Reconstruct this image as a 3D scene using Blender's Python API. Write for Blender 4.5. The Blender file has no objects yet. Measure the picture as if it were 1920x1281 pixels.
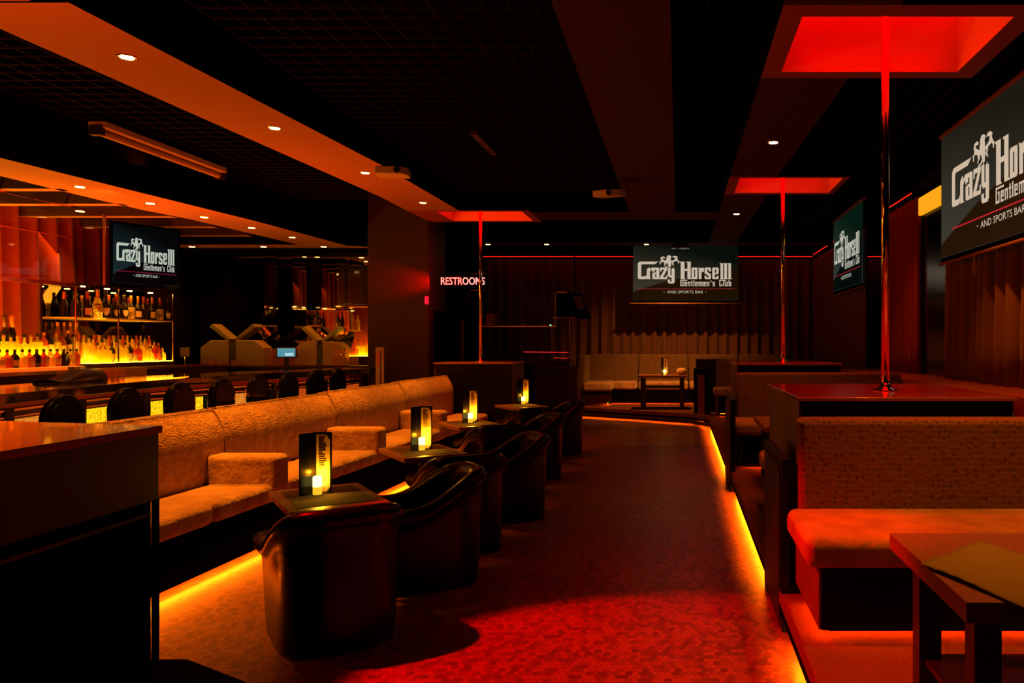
import bpy, bmesh, math, random
from mathutils import Vector, Matrix
random.seed(7)
PI = math.pi
C = bpy.context.scene.collection
sc = bpy.context.scene
EYE = 1.5      # camera height
F = 1500.0     # focal length in pixels of the 1920 wide frame

# ------------------------------------------------------------------ camera
cd = bpy.data.cameras.new('camera'); cam = bpy.data.objects.new('camera', cd); C.objects.link(cam)
cam.location = (0, 0, EYE); cam.rotation_euler = (PI/2, 0, 0)
cd.sensor_width = 36.0; cd.lens = 36.0*F/1920
cd.shift_x = (960-1272)/1920; cd.shift_y = (643-640.5)/1920
cd.clip_start = 0.05; cd.clip_end = 100
sc.camera = cam
# ------------------------------------------------------------------ world, view
w = bpy.data.worlds.new('world'); sc.world = w; w.use_nodes = True
w.node_tree.nodes['Background'].inputs[0].default_value = (1.0, 0.32, 0.10, 1)
w.node_tree.nodes['Background'].inputs[1].default_value = 0.0004
sc.view_settings.view_transform = 'Standard'
sc.view_settings.look = 'None'
sc.view_settings.gamma = 1.0
sc.view_settings.use_curve_mapping = False
sc.view_settings.exposure = 0.0
sc.cycles.use_denoising = True
sc.cycles.max_bounces = 6
sc.cycles.diffuse_bounces = 1
sc.cycles.glossy_bounces = 3
sc.cycles.sample_clamp_indirect = 3.0
sc.cycles.caustics_reflective = False
sc.cycles.caustics_refractive = False

ORANGE = (1.0, 0.085, 0.002)
AMBER = (1.0, 0.20, 0.008)
RED = (1.0, 0.0, 0.0)

def area(name, loc, direction, sx, sy, power, col, spread=PI):
    l = bpy.data.lights.new(name, 'AREA'); l.shape = 'RECTANGLE'; l.size = sx; l.size_y = sy
    l.energy = power; l.color = col; l.spread = spread
    o = bpy.data.objects.new(name, l); C.objects.link(o); o.location = loc
    o.rotation_euler = Vector(direction).to_track_quat('-Z', 'Y').to_euler()
    return o
def spot(name, loc, direction, power, col, angle=100, blend=0.6, r=0.04):
    l = bpy.data.lights.new(name, 'SPOT'); l.energy = power; l.color = col
    l.spot_size = math.radians(angle); l.spot_blend = blend; l.shadow_soft_size = r
    o = bpy.data.objects.new(name, l); C.objects.link(o); o.location = loc
    o.rotation_euler = Vector(direction).to_track_quat('-Z', 'Y').to_euler()
    return o
def pt(x, y, Y):
    """the point at depth Y that stands at frame position (x, y)"""
    return Vector(((x-1272)*Y/F, Y, EYE-(y-643)*Y/F))
def gp(x, y, z):
    """the point at height z that stands at frame position (x, y)"""
    Y = (EYE-z)*F/(y-643)
    return Vector(((x-1272)*Y/F, Y, z))

# large lights: the glow behind the bar, an added unseen uplight and the red spot
area('bar_uplight', (-6.9, 8.6, 1.5), (0.25, 0, 1), 0.5, 6.5, 190, ORANGE)
area('bar_curtain_light', (-6.9, 8.0, 1.5), (-0.9, 0, 0.75), 0.2, 5.0, 17, (1.0, 0.08, 0.004))
area('added_band_uplight', (-3.9, 2.6, 1.9), (0.02, 0.35, 1), 0.8, 0.8, 80, ORANGE)  # unseen light added to brighten the left soffit band
spot('red_pool_spot', (-3.0, 3.95, 3.35), (2.95, -0.45, -3.35), 1500, (1.0, 0.0, 0.0), 35, 0.3, 0.05)

# ------------------------------------------------------------------ materials
MATS = {}
def mat(name, base=(.5,.5,.5), rough=.5, metal=0.0, emit=None, strength=0.0, coat=0.0, spec=0.5, trans=0.0, sheen=0.0):
    m = bpy.data.materials.new(name); m.use_nodes = True
    b = m.node_tree.nodes['Principled BSDF']
    b.inputs['Base Color'].default_value = (*base, 1); b.inputs['Roughness'].default_value = rough
    b.inputs['Metallic'].default_value = metal; b.inputs['Specular IOR Level'].default_value = spec
    b.inputs['Coat Weight'].default_value = coat; b.inputs['Transmission Weight'].default_value = trans
    b.inputs['Sheen Weight'].default_value = sheen
    if emit:
        b.inputs['Emission Color'].default_value = (*emit, 1); b.inputs['Emission Strength'].default_value = strength
    MATS[name] = m
    return m
def nodes(m): return m.node_tree.nodes, m.node_tree.links, m.node_tree.nodes['Principled BSDF']
def noise_color(m, c1, c2, scale, detail=3, coord='Object'):
    n, l, b = nodes(m)
    tc = n.new('ShaderNodeTexCoord'); nz = n.new('ShaderNodeTexNoise'); nz.inputs['Scale'].default_value = scale
    nz.inputs['Detail'].default_value = detail
    r = n.new('ShaderNodeValToRGB'); r.color_ramp.elements[0].color = (*c1, 1); r.color_ramp.elements[1].color = (*c2, 1)
    r.color_ramp.elements[0].position = .35; r.color_ramp.elements[1].position = .65
    l.new(tc.outputs[coord], nz.inputs['Vector']); l.new(nz.outputs['Fac'], r.inputs['Fac']); l.new(r.outputs['Color'], b.inputs['Base Color'])
    return nz
def bump(m, kind, scale, strength=.4, dist=.01, coord='Object', vscale=(1,1,1)):
    n, l, b = nodes(m)
    tc = n.new('ShaderNodeTexCoord'); mp = n.new('ShaderNodeMapping'); mp.inputs['Scale'].default_value = vscale
    l.new(tc.outputs[coord], mp.inputs['Vector'])
    if kind == 'noise':
        t = n.new('ShaderNodeTexNoise'); t.inputs['Detail'].default_value = 4; out = 'Fac'
    elif kind == 'voronoi':
        t = n.new('ShaderNodeTexVoronoi'); out = 'Distance'
    else:
        t = n.new('ShaderNodeTexWave'); out = 'Fac'
    t.inputs['Scale'].default_value = scale
    l.new(mp.outputs['Vector'], t.inputs['Vector'])
    bp = n.new('ShaderNodeBump'); bp.inputs['Strength'].default_value = strength; bp.inputs['Distance'].default_value = dist
    l.new(t.outputs[out], bp.inputs['Height']); l.new(bp.outputs['Normal'], b.inputs['Normal'])
    return t

# floor: small rectangular mosaic near, plain polished boards beyond the bar end
m = mat('mosaic_floor', (.2,.08,.05), .36)
n, l, b = nodes(m)
tc = n.new('ShaderNodeTexCoord'); br = n.new('ShaderNodeTexBrick')
br.inputs['Scale'].default_value = 1.0; br.inputs['Brick Width'].default_value = .030; br.inputs['Row Height'].default_value = .038
br.inputs['Mortar Size'].default_value = .0012; br.inputs['Mortar'].default_value = (.10,.04,.028,1); br.inputs['Bias'].default_value = -.25
br.inputs['Color1'].default_value = (.42,.17,.11,1); br.inputs['Color2'].default_value = (.07,.028,.022,1)
nz = n.new('ShaderNodeTexNoise'); nz.inputs['Scale'].default_value = .9; nz.inputs['Detail'].default_value = 2
mx = n.new('ShaderNodeMixRGB'); mx.blend_type = 'MULTIPLY'; mx.inputs['Fac'].default_value = .5
l.new(tc.outputs['Object'], br.inputs['Vector']); l.new(tc.outputs['Object'], nz.inputs['Vector'])
l.new(br.outputs['Color'], mx.inputs['Color1']); l.new(nz.outputs['Fac'], mx.inputs['Color2'])
l.new(mx.outputs['Color'], b.inputs['Base Color'])
m = mat('board_floor', (.32,.17,.10), .3); noise_color(m, (.36,.19,.11), (.22,.11,.06), 1.5)
m = mat('ribbed_carpet', (.30,.12,.07), .95, spec=.1); noise_color(m, (.26,.10,.06), (.10,.04,.025), 160); bump(m, 'noise', 130, .8, .006)
m = mat('dark_carpet', (.05,.02,.015), .95, spec=.1); bump(m, 'noise', 90, .8, .008)
mat('soffit_dimmed', (.055,.028,.016), .8, spec=.05)  # weak light on these bands and rib sides, put into the colour
mat('soffit_paint', (.42,.23,.15), .8, spec=.1)
mat('soffit_frame_redglow', (.30,.10,.06), .8, spec=.1)  # frame paint reddened to hold the glow of the red recesses
mat('black_paint', (.0012,.001,.001), .9, spec=.02)
mat('black_lacquer', (.002,.002,.002), .35, spec=.16)
m = mat('black_panel', (.010,.011,.010), .38, spec=.35)
mat('grid_metal', (.011,.006,.004), .8, spec=.1)
mat('wall_dark', (.008,.005,.004), .85, spec=.03)
mat('pillar_paint', (.05,.03,.022), .5, spec=.3)
m = mat('sofa_fabric', (.55,.36,.2), .55, sheen=.2, spec=.45)
noise_color(m, (.60,.38,.21), (.40,.23,.12), 14); bump(m, 'voronoi', 52, .9, .006, vscale=(1,.8,1.5))
m = mat('sofa_seat_fabric', (.6,.4,.22), .85, sheen=.4, spec=.2)
noise_color(m, (.68,.45,.26), (.46,.28,.15), 7); bump(m, 'noise', 30, .7, .02)
m = mat('booth_seat_fabric', (.6,.4,.22), .85, sheen=.3, spec=.2)
noise_color(m, (.52,.36,.20), (.33,.21,.11), 5); bump(m, 'noise', 26, .6, .012)
m = mat('booth_fabric', (.3,.19,.1), .85, sheen=.25, spec=.2)
n, l, b = nodes(m)
tc = n.new('ShaderNodeTexCoord'); vo = n.new('ShaderNodeTexVoronoi'); vo.inputs['Scale'].default_value = 36
vo.inputs['Randomness'].default_value = .55
rp = n.new('ShaderNodeValToRGB'); rp.color_ramp.elements[0].color = (.07,.042,.024,1); rp.color_ramp.elements[1].color = (.20,.13,.075,1)
rp.color_ramp.elements[0].position = .12; rp.color_ramp.elements[1].position = .45
l.new(tc.outputs['Object'], vo.inputs['Vector']); l.new(vo.outputs['Distance'], rp.inputs['Fac']); l.new(rp.outputs['Color'], b.inputs['Base Color'])
bp = n.new('ShaderNodeBump'); bp.inputs['Strength'].default_value = .5; bp.inputs['Distance'].default_value = .008
l.new(vo.outputs['Distance'], bp.inputs['Height']); l.new(bp.outputs['Normal'], b.inputs['Normal'])
m = mat('stool_vinyl', (.001,.0014,.001), .25, spec=.10)
m = mat('black_leather', (.0018,.0024,.0018), .28, spec=.22, coat=.04); bump(m, 'noise', 24, .18, .01)
m = mat('table_wood', (.30,.16,.09), .38, spec=.45); noise_color(m, (.34,.18,.10), (.24,.12,.06), 30)
m = mat('grained_wood', (.4,.22,.13), .5); noise_color(m, (.40,.17,.09), (.18,.075,.04), 190, 2); bump(m, 'noise', 200, .4, .002)
m = mat('mat_cloth', (.10,.06,.03), .9); noise_color(m, (.12,.075,.035), (.07,.045,.02), 12)
m = mat('napkin_cloth', (.30,.30,.08), .9, sheen=.3); bump(m, 'noise', 9, .5, .02)
mat('dark_wood', (.03,.018,.012), .4)
m = mat('tan_wood', (.20,.12,.07), .5); noise_color(m, (.22,.13,.075), (.15,.085,.045), 3)
m = mat('maroon_laminate', (.05,.012,.008), .45, spec=.2); noise_color(m, (.055,.013,.008), (.035,.009,.006), 120)
mat('red_lacquer_top', (.34,.12,.07), .2, spec=.6, coat=.5)
mat('chrome', (.85,.83,.8), .08, 1.0)
mat('brass', (.75,.5,.25), .2, 1.0)
mat('mirror', (.30,.27,.23), .03, 1.0)
mat('white_box', (.55,.5,.42), .5)
mat('tan_panel', (.42,.33,.22), .55)
mat('mirror_dim', (.12,.10,.08), .16, 1.0)
mat('warm_satin', (.9,.55,.3), .5, .2)
mat('grille_dark', (.06,.045,.02), .7)
mat('satin_metal', (.75,.68,.6), .38, .8)
m = mat('granite', (.008,.012,.010), .08, spec=.7); noise_color(m, (.004,.006,.005), (.03,.035,.03), 60)
m = mat('stage_floor', (.34,.08,.05), .5)
m = mat('curtain_dark', (.20,.10,.055), .9, sheen=.2, spec=.1)
m = mat('curtain_red', (.30,.03,.01), .85, sheen=.3, spec=.1)
m = mat('smoked_glass', (.02,.02,.02), .05, spec=.8)
mat('candle_wax', (.85,.55,.12), .5, emit=(1,.52,.02), strength=1.1)
mat('candle_glow', (1,.8,.3), .5, emit=(1,.74,.14), strength=6.0)
mat('paper', (.9,.52,.22), .8)
mat('ink', (.06,.03,.02), .8)
mat('plastic_black', (.012,.012,.012), .22, spec=.6)
mat('spot_glow', (1,1,1), .5, emit=(1,.50,.12), strength=22)
mat('red_glow', (1,0,0), .5, emit=(1,0,0), strength=1.7)
mat('recess_paint', (.9,.55,.5), .8)
mat('led_amber', (1,.5,.1), .5, emit=(1,.13,.002), strength=180)
mat('led_red', (1,.1,.05), .5, emit=(1,.008,.003), strength=3)
mat('led_sofa', (1,.5,.1), .5, emit=(1,.065,.001), strength=95)
mat('led_back', (1,.5,.1), .5, emit=(1,.11,.002), strength=110)
mat('yellow_lightbox', (1,.6,.1), .5, emit=(1,.42,.01), strength=.9)
mat('shelf_glow', (1,.6,.1), .5, emit=(1,.5,.015), strength=22)
for nm_, c1, c2, st in (('yellow', (.70,.34,.0), (1,.72,.01), 1.15), ('orange', (.60,.13,.01), (.95,.32,.03), .85), ('deep', (.55,.05,.005), (.9,.12,.01), .6)):
    m = mat('bar_panel_'+nm_, (.05,.02,.005), .6, spec=.1, emit=(1,.5,.05), strength=st)
    n, l, b = nodes(m)
    tc = n.new('ShaderNodeTexCoord'); nz = n.new('ShaderNodeTexNoise'); nz.inputs['Scale'].default_value = 45
    rp = n.new('ShaderNodeValToRGB'); rp.color_ramp.elements[0].color = (*c1,1); rp.color_ramp.elements[1].color = (*c2,1)
    rp.color_ramp.elements[0].position = .35; rp.color_ramp.elements[1].position = .62
    l.new(tc.outputs['Object'], nz.inputs['Vector']); l.new(nz.outputs['Fac'], rp.inputs['Fac']); l.new(rp.outputs['Color'], b.inputs['Emission Color'])
mat('bar_fascia', (.30,.03,.012), .5)
mat('neon', (1,.2,.2), .5, emit=(1,.10,.08), strength=4.5)
mat('neon_pale', (1,.4,.4), .5, emit=(1,.26,.22), strength=2.4)
mat('red_signal', (1,0,0), .5, emit=(1,.01,.04), strength=1.0)
mat('blue_display', (.1,.4,.5), .4, emit=(.05,.34,.44), strength=.8)
mat('white_display', (.5,.7,.8), .4, emit=(.45,.75,.85), strength=.9)
mat('green_signal', (0,1,.3), .5, emit=(.1,1,.25), strength=3)
def glassy(name, col, tr=.5):
    m = bpy.data.materials.new(name); m.use_nodes = True; n, l = m.node_tree.nodes, m.node_tree.links
    n.remove(n['Principled BSDF']); out = n['Material Output']
    t = n.new('ShaderNodeBsdfTranslucent'); t.inputs['Color'].default_value = (*col, 1)
    d = n.new('ShaderNodeBsdfDiffuse'); d.inputs['Color'].default_value = (*col, 1)
    tp = n.new('ShaderNodeBsdfTransparent'); tp.inputs['Color'].default_value = (*[min(1, c*1.1+.05) for c in col], 1)
    g = n.new('ShaderNodeBsdfGlossy'); g.inputs['Roughness'].default_value = .08
    m1 = n.new('ShaderNodeMixShader'); m1.inputs[0].default_value = .4
    m2 = n.new('ShaderNodeMixShader'); m2.inputs[0].default_value = tr
    m3 = n.new('ShaderNodeMixShader'); lw = n.new('ShaderNodeLayerWeight'); lw.inputs['Blend'].default_value = .5
    pw = n.new('ShaderNodeMath'); pw.operation = 'POWER'; pw.inputs[1].default_value = 4.0
    fr = n.new('ShaderNodeMath'); fr.operation = 'MULTIPLY_ADD'; fr.inputs[1].default_value = .6; fr.inputs[2].default_value = .035
    l.new(lw.outputs['Facing'], pw.inputs[0]); l.new(pw.outputs[0], fr.inputs[0])
    l.new(t.outputs[0], m1.inputs[1]); l.new(d.outputs[0], m1.inputs[2]); l.new(m1.outputs[0], m2.inputs[1]); l.new(tp.outputs[0], m2.inputs[2])
    l.new(fr.outputs[0], m3.inputs[0]); l.new(m2.outputs[0], m3.inputs[1]); l.new(g.outputs[0], m3.inputs[2]); l.new(m3.outputs[0], out.inputs[0])
    MATS[name] = m
glassy('glass_clear', (.95,.75,.2), .4)
glassy('glass_yellow', (1.0,.85,.05), .15)
glassy('glass_amber', (.65,.20,.03), .35)
glassy('glass_red', (.6,.10,.02), .35)
glassy('glass_dark', (.05,.035,.012), .1)
glassy('glass_pane', (.7,.6,.5), .96)
m = bpy.data.materials.new('clear_pane'); m.use_nodes = True; n, l = m.node_tree.nodes, m.node_tree.links; n.remove(n['Principled BSDF'])
tp = n.new('ShaderNodeBsdfTransparent'); gg = n.new('ShaderNodeBsdfGlossy'); gg.inputs['Roughness'].default_value = .03; ms_ = n.new('ShaderNodeMixShader'); ms_.inputs[0].default_value = .02
l.new(tp.outputs[0], ms_.inputs[1]); l.new(gg.outputs[0], ms_.inputs[2]); l.new(ms_.outputs[0], n['Material Output'].inputs[0]); MATS['clear_pane'] = m
glassy('glass_ware', (.9,.6,.3), .75)
mat('foil_gold', (.85,.42,.08), .35, .7)
mat('foil_red', (.5,.08,.04), .4, .3)
mat('label_cream', (.8,.55,.25), .7)
mat('label_white', (.9,.8,.55), .7)
mat('cap_black', (.02,.015,.01), .4)
mat('step_glow', (1,.3,.05), .5, emit=(1,.16,.01), strength=1.4)
mat('shelf_edge', (.8,.5,.25), .3, .3)
mat('seat_red', (.22,.035,.02), .4)
mat('red_rod', (.35,.03,.02), .7)
mat('led_red_dim', (.5,.05,.05), .5, emit=(1,.03,.03), strength=.9)
mat('brass_dull', (.35,.18,.11), .45, .4)
m = mat('bar_kick', (.25,.1,.05), .25)
m = mat('label_floral', (.8,.5,.15), .7); noise_color(m, (.05,.02,.01), (.95,.65,.25), 45, 1)

# ------------------------------------------------------------------ mesh building
class MB:
    def __init__(s): s.v = []; s.f = []; s.mi = []; s.cur = 0
    def add(s, vs, fs):
        o = len(s.v); s.v += [tuple(v) for v in vs]; s.f += [tuple(i+o for i in f) for f in fs]; s.mi += [s.cur]*len(fs); return s
    def box(s, x0, y0, z0, x1, y1, z1, rot=0, piv=None):
        vs = [(x,y,z) for z in (z0,z1) for y in (y0,y1) for x in (x0,x1)]
        if rot:
            p = piv or ((x0+x1)/2, (y0+y1)/2); c, q = math.cos(rot), math.sin(rot)
            vs = [(p[0]+(x-p[0])*c-(y-p[1])*q, p[1]+(x-p[0])*q+(y-p[1])*c, z) for x,y,z in vs]
        return s.add(vs, [(0,2,3,1),(4,5,7,6),(0,1,5,4),(2,6,7,3),(0,4,6,2),(1,3,7,5)])
    def prism(s, poly, z0, z1):
        n = len(poly)
        vs = [(x,y,z0) for x,y in poly]+[(x,y,z1) for x,y in poly]
        a = sum(poly[i][0]*poly[(i+1)%n][1]-poly[(i+1)%n][0]*poly[i][1] for i in range(n))
        fs = [tuple(range(n-1,-1,-1)), tuple(range(n,2*n))]+[(i,(i+1)%n,(i+1)%n+n,i+n) for i in range(n)]
        if a < 0: fs = [tuple(reversed(f)) for f in fs]
        return s.add(vs, fs)
    def lathe(s, prof, cx=0, cy=0, z=0, n=16, close=True):
        vs = []; fs = []; k = len(prof)
        for r, h in prof:
            for i in range(n):
                a = 2*PI*i/n; vs.append((cx+r*math.cos(a), cy+r*math.sin(a), z+h))
        for j in range(k-1):
            for i in range(n):
                fs.append((j*n+i, j*n+(i+1)%n, (j+1)*n+(i+1)%n, (j+1)*n+i))
        if close:
            fs.append(tuple(range(n-1,-1,-1))); fs.append(tuple((k-1)*n+i for i in range(n)))
        return s.add(vs, fs)
    def tube(s, pts, r, n=8):
        pts = [Vector(p) for p in pts]; vs = []; fs = []; k = len(pts)
        for i, p in enumerate(pts):
            d = (pts[min(i+1,k-1)]-pts[max(i-1,0)]).normalized()
            u = d.cross(Vector((0,0,1)));
            if u.length < .01: u = Vector((1,0,0))
            u.normalize(); v = u.cross(d)
            for j in range(n):
                a = 2*PI*j/n; vs.append(p+(u*math.cos(a)+v*math.sin(a))*r)
        for i in range(k-1):
            for j in range(n):
                fs.append((i*n+j, i*n+(j+1)%n, (i+1)*n+(j+1)%n, (i+1)*n+j))
        fs.append(tuple(range(n))); fs.append(tuple((k-1)*n+j for j in range(n-1,-1,-1)))
        return s.add(vs, fs)
    def sheet(s, rows):
        h = len(rows); wd = len(rows[0]); vs = [p for r in rows for p in r]
        fs = [(j*wd+i, j*wd+i+1, (j+1)*wd+i+1, (j+1)*wd+i) for j in range(h-1) for i in range(wd-1)]
        return s.add(vs, fs)
    def build(s, name, material, parent=None, bevel=0, seg=2, smooth=False, sub=0, solid=0):
        me = bpy.data.meshes.new(name); me.from_pydata(s.v, [], s.f); me.validate()
        ms = material if isinstance(material, (list, tuple)) else [material]
        for k in ms: me.materials.append(MATS[k])
        if len(ms) > 1 and len(me.polygons) == len(s.mi):
            for p, k in zip(me.polygons, s.mi): p.material_index = k
        bm = bmesh.new(); bm.from_mesh(me); bmesh.ops.recalc_face_normals(bm, faces=bm.faces[:]); bm.to_mesh(me); bm.free()
        if smooth or bevel:
            for p in me.polygons: p.use_smooth = True
        o = bpy.data.objects.new(name, me); C.objects.link(o)
        if solid:
            q = o.modifiers.new('solid', 'SOLIDIFY'); q.thickness = solid; q.offset = 0
        if bevel:
            q = o.modifiers.new('bevel', 'BEVEL'); q.width = bevel; q.segments = seg; q.limit_method = 'ANGLE'; q.harden_normals = True
        if sub:
            q = o.modifiers.new('sub', 'SUBSURF'); q.levels = sub; q.render_levels = sub
        if parent: o.parent = parent
        return o
def tag(o, label, cat, group=None, kind=None):
    if label: o['label'] = label
    if cat: o['category'] = cat
    if group: o['group'] = group
    if kind: o['kind'] = kind
    return o
def thing(name, label, cat, loc=(0,0,0), rz=0, group=None):
    o = bpy.data.objects.new(name, None); C.objects.link(o); o.location = loc; o.rotation_euler = (0,0,rz)
    o.empty_display_size = .1
    return tag(o, label, cat, group)
def struct(o, label=None):
    o['kind'] = 'structure'
    if label: o['label'] = label
    return o
def dup(root, loc, rz, label, group=None, scale=None):
    r = root.copy(); C.objects.link(r); r.location = loc; r.rotation_euler = (0,0,rz); r['label'] = label
    if group: r['group'] = group
    if scale: r.scale = scale
    for ch in list(root.children):
        c = ch.copy(); C.objects.link(c); c.parent = r
        for g in list(ch.children):
            d = g.copy(); C.objects.link(d); d.parent = c
    return r

# ================================================================== ROOM SHELL
HC = 1.88; ZC = EYE+HC      # height of the painted soffits
ZT = 3.95                   # black ceiling above them
struct(MB().box(-8.2,-2,-.1, 5.2,11.7,0).build('floor', 'mosaic_floor'))
struct(MB().box(-8.2,11.7,-.1, 5.2,18.4,0).build('floor_far', 'board_floor'))
struct(MB().box(-8.2,-2,ZT, 5.2,18.4,ZT+.1).build('ceiling', 'black_paint'))
struct(MB().box(-8.2,18.2,0, 5.2,18.4,ZT).build('wall_back', 'wall_dark'))
struct(MB().box(-8.3,-2,0, -8.1,18.4,ZT).build('wall_left', 'wall_dark'))
struct(MB().box(5.0,-2,0, 5.2,18.4,ZT).build('wall_right', 'wall_dark'))
struct(MB().box(-8.2,-2.2,0, 5.2,-2,ZT).build('wall_front', 'wall_dark'))

def soffit(name, poly, z0=ZC, z1=ZT-.005, paint='soffit_dimmed'):
    """painted underside, black sides"""
    mb = MB(); n = len(poly)
    mb.cur = 0; mb.add([(x,y,z0) for x,y in poly], [tuple(range(n))])
    mb.cur = 1; mb.add([(x,y,z0) for x,y in poly]+[(x,y,z1) for x,y in poly], [(i,(i+1)%n,(i+1)%n+n,i+n) for i in range(n)]+[tuple(range(n,2*n))])
    me_o = mb.build(name, [paint, 'black_paint'])
    return struct(me_o)
def gc(x, y):   # a point of the soffit plane
    p = gp(x, y, ZC) if False else None
    Y = HC*F/(643-y); return ((x-1272)*Y/F, Y)
# left band
soffit('ceiling_band', [(-4.16,3.0), (-3.45,3.0), gc(129,5), gc(712,308), (-3.12,11.36), (-3.86,11.36), gc(715,370), gc(0,54)], paint='soffit_paint')
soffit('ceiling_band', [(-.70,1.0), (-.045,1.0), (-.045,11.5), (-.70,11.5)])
def opening_band(name, x0, x1, y0, y1, hx0, hx1, hy0, hy1):
    """a soffit slab with a rectangular recess hx0..hx1, hy0..hy1"""
    mb = MB()
    xs = [x0,hx0,hx1,x1]; ys = [y0,hy0,hy1,y1]
    mb.cur = 0
    for i in range(3):
        for j in range(3):
            if i == 1 and j == 1: continue
            if xs[i+1]-xs[i] < 1e-4 or ys[j+1]-ys[j] < 1e-4: continue
            mb.add([(xs[i],ys[j],ZC),(xs[i+1],ys[j],ZC),(xs[i+1],ys[j+1],ZC),(xs[i],ys[j+1],ZC)], [(0,1,2,3)])
    mb.cur = 1
    for a, b_ in (((x0,y0),(x1,y0)),((x1,y0),(x1,y1)),((x1,y1),(x0,y1)),((x0,y1),(x0,y0))):
        mb.add([(*a,ZC),(*b_,ZC),(*b_,ZT-.005),(*a,ZT-.005)], [(0,1,2,3)])
    return struct(mb.build(name, ['soffit_frame_redglow', 'black_paint']))
def recess(x0, x1, y0, y1, label, energy):
    """the lit red recess above a dance pole"""
    t = thing('recessed_light_box', label, 'ceiling light', ((x0+x1)/2, (y0+y1)/2, ZC), 0, 'red recessed light boxes above the poles')
    a, b_ = (x1-x0)/2, (y1-y0)/2; h = .42
    mb = MB(); mb.add([(-a,-b_,0),(a,-b_,0),(a,b_,0),(-a,b_,0),(-a,-b_,h),(a,-b_,h),(a,b_,h),(-a,b_,h)], [(0,1,5,4),(1,2,6,5),(2,3,7,6),(3,0,4,7)])
    mb.build('inner_wall', 'recess_paint', t)
    MB().box(-a,-b_,h, a,b_,h+.02).build('light_panel', 'red_glow', t)
    q = area('red_box_light', ((x0+x1)/2, (y0+y1)/2, ZC+.36), (0,0,-1), (x1-x0)*.8, (y1-y0)*.8, energy, RED, math.radians(75))
    return t
opening_band('ceiling_opening', .585, 2.08, 4.45, 5.68, .714, 1.936, 4.61, 5.55)
recess(.714,1.936,4.61,5.55, 'large red lit square recess above the nearest right-hand pole', 14)
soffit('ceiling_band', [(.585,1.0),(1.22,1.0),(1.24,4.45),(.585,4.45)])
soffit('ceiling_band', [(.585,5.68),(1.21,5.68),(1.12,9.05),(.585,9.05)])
opening_band('ceiling_opening', .58, 1.95, 9.05, 10.15, .70, 1.88, 9.13, 10.03)
recess(.70,1.88,9.13,10.03, 'smaller red lit recess above the pole farther back on the right', 9)
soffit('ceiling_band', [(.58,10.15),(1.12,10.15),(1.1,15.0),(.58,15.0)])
opening_band('ceiling_opening', -3.86, -2.13, 11.36, 12.45, -3.47, -2.24, 11.46, 12.34)
recess(-3.47,-2.24,11.46,12.34, 'red lit recess above the far pole beside the long banquette', 6)
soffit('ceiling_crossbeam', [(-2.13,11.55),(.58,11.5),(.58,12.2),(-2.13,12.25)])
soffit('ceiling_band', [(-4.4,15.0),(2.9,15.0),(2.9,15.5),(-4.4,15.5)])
opening_band('ceiling_opening', -5.9, -3.37, 3.0, 4.42, -4.9, -3.56, 3.1, 4.42-.02)
recess(-4.9,-3.56,3.1,4.40, 'corner of a red lit recess at the top left above the wooden counter', 5)
# bar soffit, lower
HB = 1.51; ZB = EYE+HB
def gb(x, y):
    Y = HB*F/(643-y); return ((x-1272)*Y/F, Y)
soffit('ceiling_bar_soffit', [(-6.2,4.0), (-5.6,4.0), gb(0,296), gb(480,415), gb(651,461), (-4.5,12.75), (-8.1,12.75), (-8.1,12.3), (-5.85,12.3), gb(360,412), gb(268,394), gb(202,379), gb(0,330)], ZB, ZT-.005, 'soffit_paint')
# cross ribs between the bar soffit and the left wall
rib_y = [7.9, 8.75, 9.6, 10.45, 11.3]
for i, y in enumerate(rib_y):
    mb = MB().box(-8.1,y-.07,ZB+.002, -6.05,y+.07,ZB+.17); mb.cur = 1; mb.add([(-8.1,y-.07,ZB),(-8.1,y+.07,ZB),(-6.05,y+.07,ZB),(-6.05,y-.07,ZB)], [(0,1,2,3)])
    struct(mb.build('ceiling_rib', ['soffit_dimmed', 'soffit_paint']))  # rib sides darkened as unlit, undersides keep the lighter paint
struct(MB().box(-8.1,4,ZB+.5, -6.0,12.3,ZB+.55).build('ceiling_bar_lid', 'black_paint'))
# egg-crate grid under the black ceiling
def grid(x0, x1, y0, y1, z=3.62, s=.165):
    mb = MB(); wv = .0035
    x = x0
    while x <= x1: mb.box(x-wv,y0,z, x+wv,y1,z+.012); x += s
    y = y0
    while y <= y1: mb.box(x0,y-wv,z, x1,y+wv,z+.012); y += s
    return struct(mb.build('ceiling_grid', 'grid_metal'))
grid(-5.25, -4.1, 4.5, 11.0, 3.46)
grid(-3.05, -.75, 2.6, 11.3)
grid(.02, .55, 2.6, 11.3)
grid(1.3, 2.5, 5.8, 14.8)

# pillar beside the bar
struct(MB().box(-4.78,12.3,0, -3.84,13.2,ZT).build('wall_pillar', 'pillar_paint', bevel=.01))
struct(MB().box(-3.95,12.55,0, -3.60,13.2,2.0).build('trim_1', 'black_paint'))
# mirrored wall behind the bar: tall tiles, each tipped a little
mb = MB()
x = -8.1
while x < -4.8:
    for k in range(2):
        z0 = 1.0+k*1.05; a = random.uniform(-.012,.012); c_ = random.uniform(-.008,.008); wd = .24
        mb.add([(x,13.3-a,z0-0),(x+wd-.004,13.3+a,z0),(x+wd-.004,13.3+a+c_,z0+1.04),(x,13.3-a+c_,z0+1.04)], [(0,1,2,3)])
    x += .24
struct(mb.build('wall_mirror', 'mirror'))
struct(MB().box(-8.1,13.36,0, -4.4,13.5,ZT).build('wall_bar_end', 'black_paint'))
struct(MB().box(-8.1,12.75,ZB-.02, -4.5,13.36,ZT).build('ceiling_bar_drop', 'black_paint'))
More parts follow.
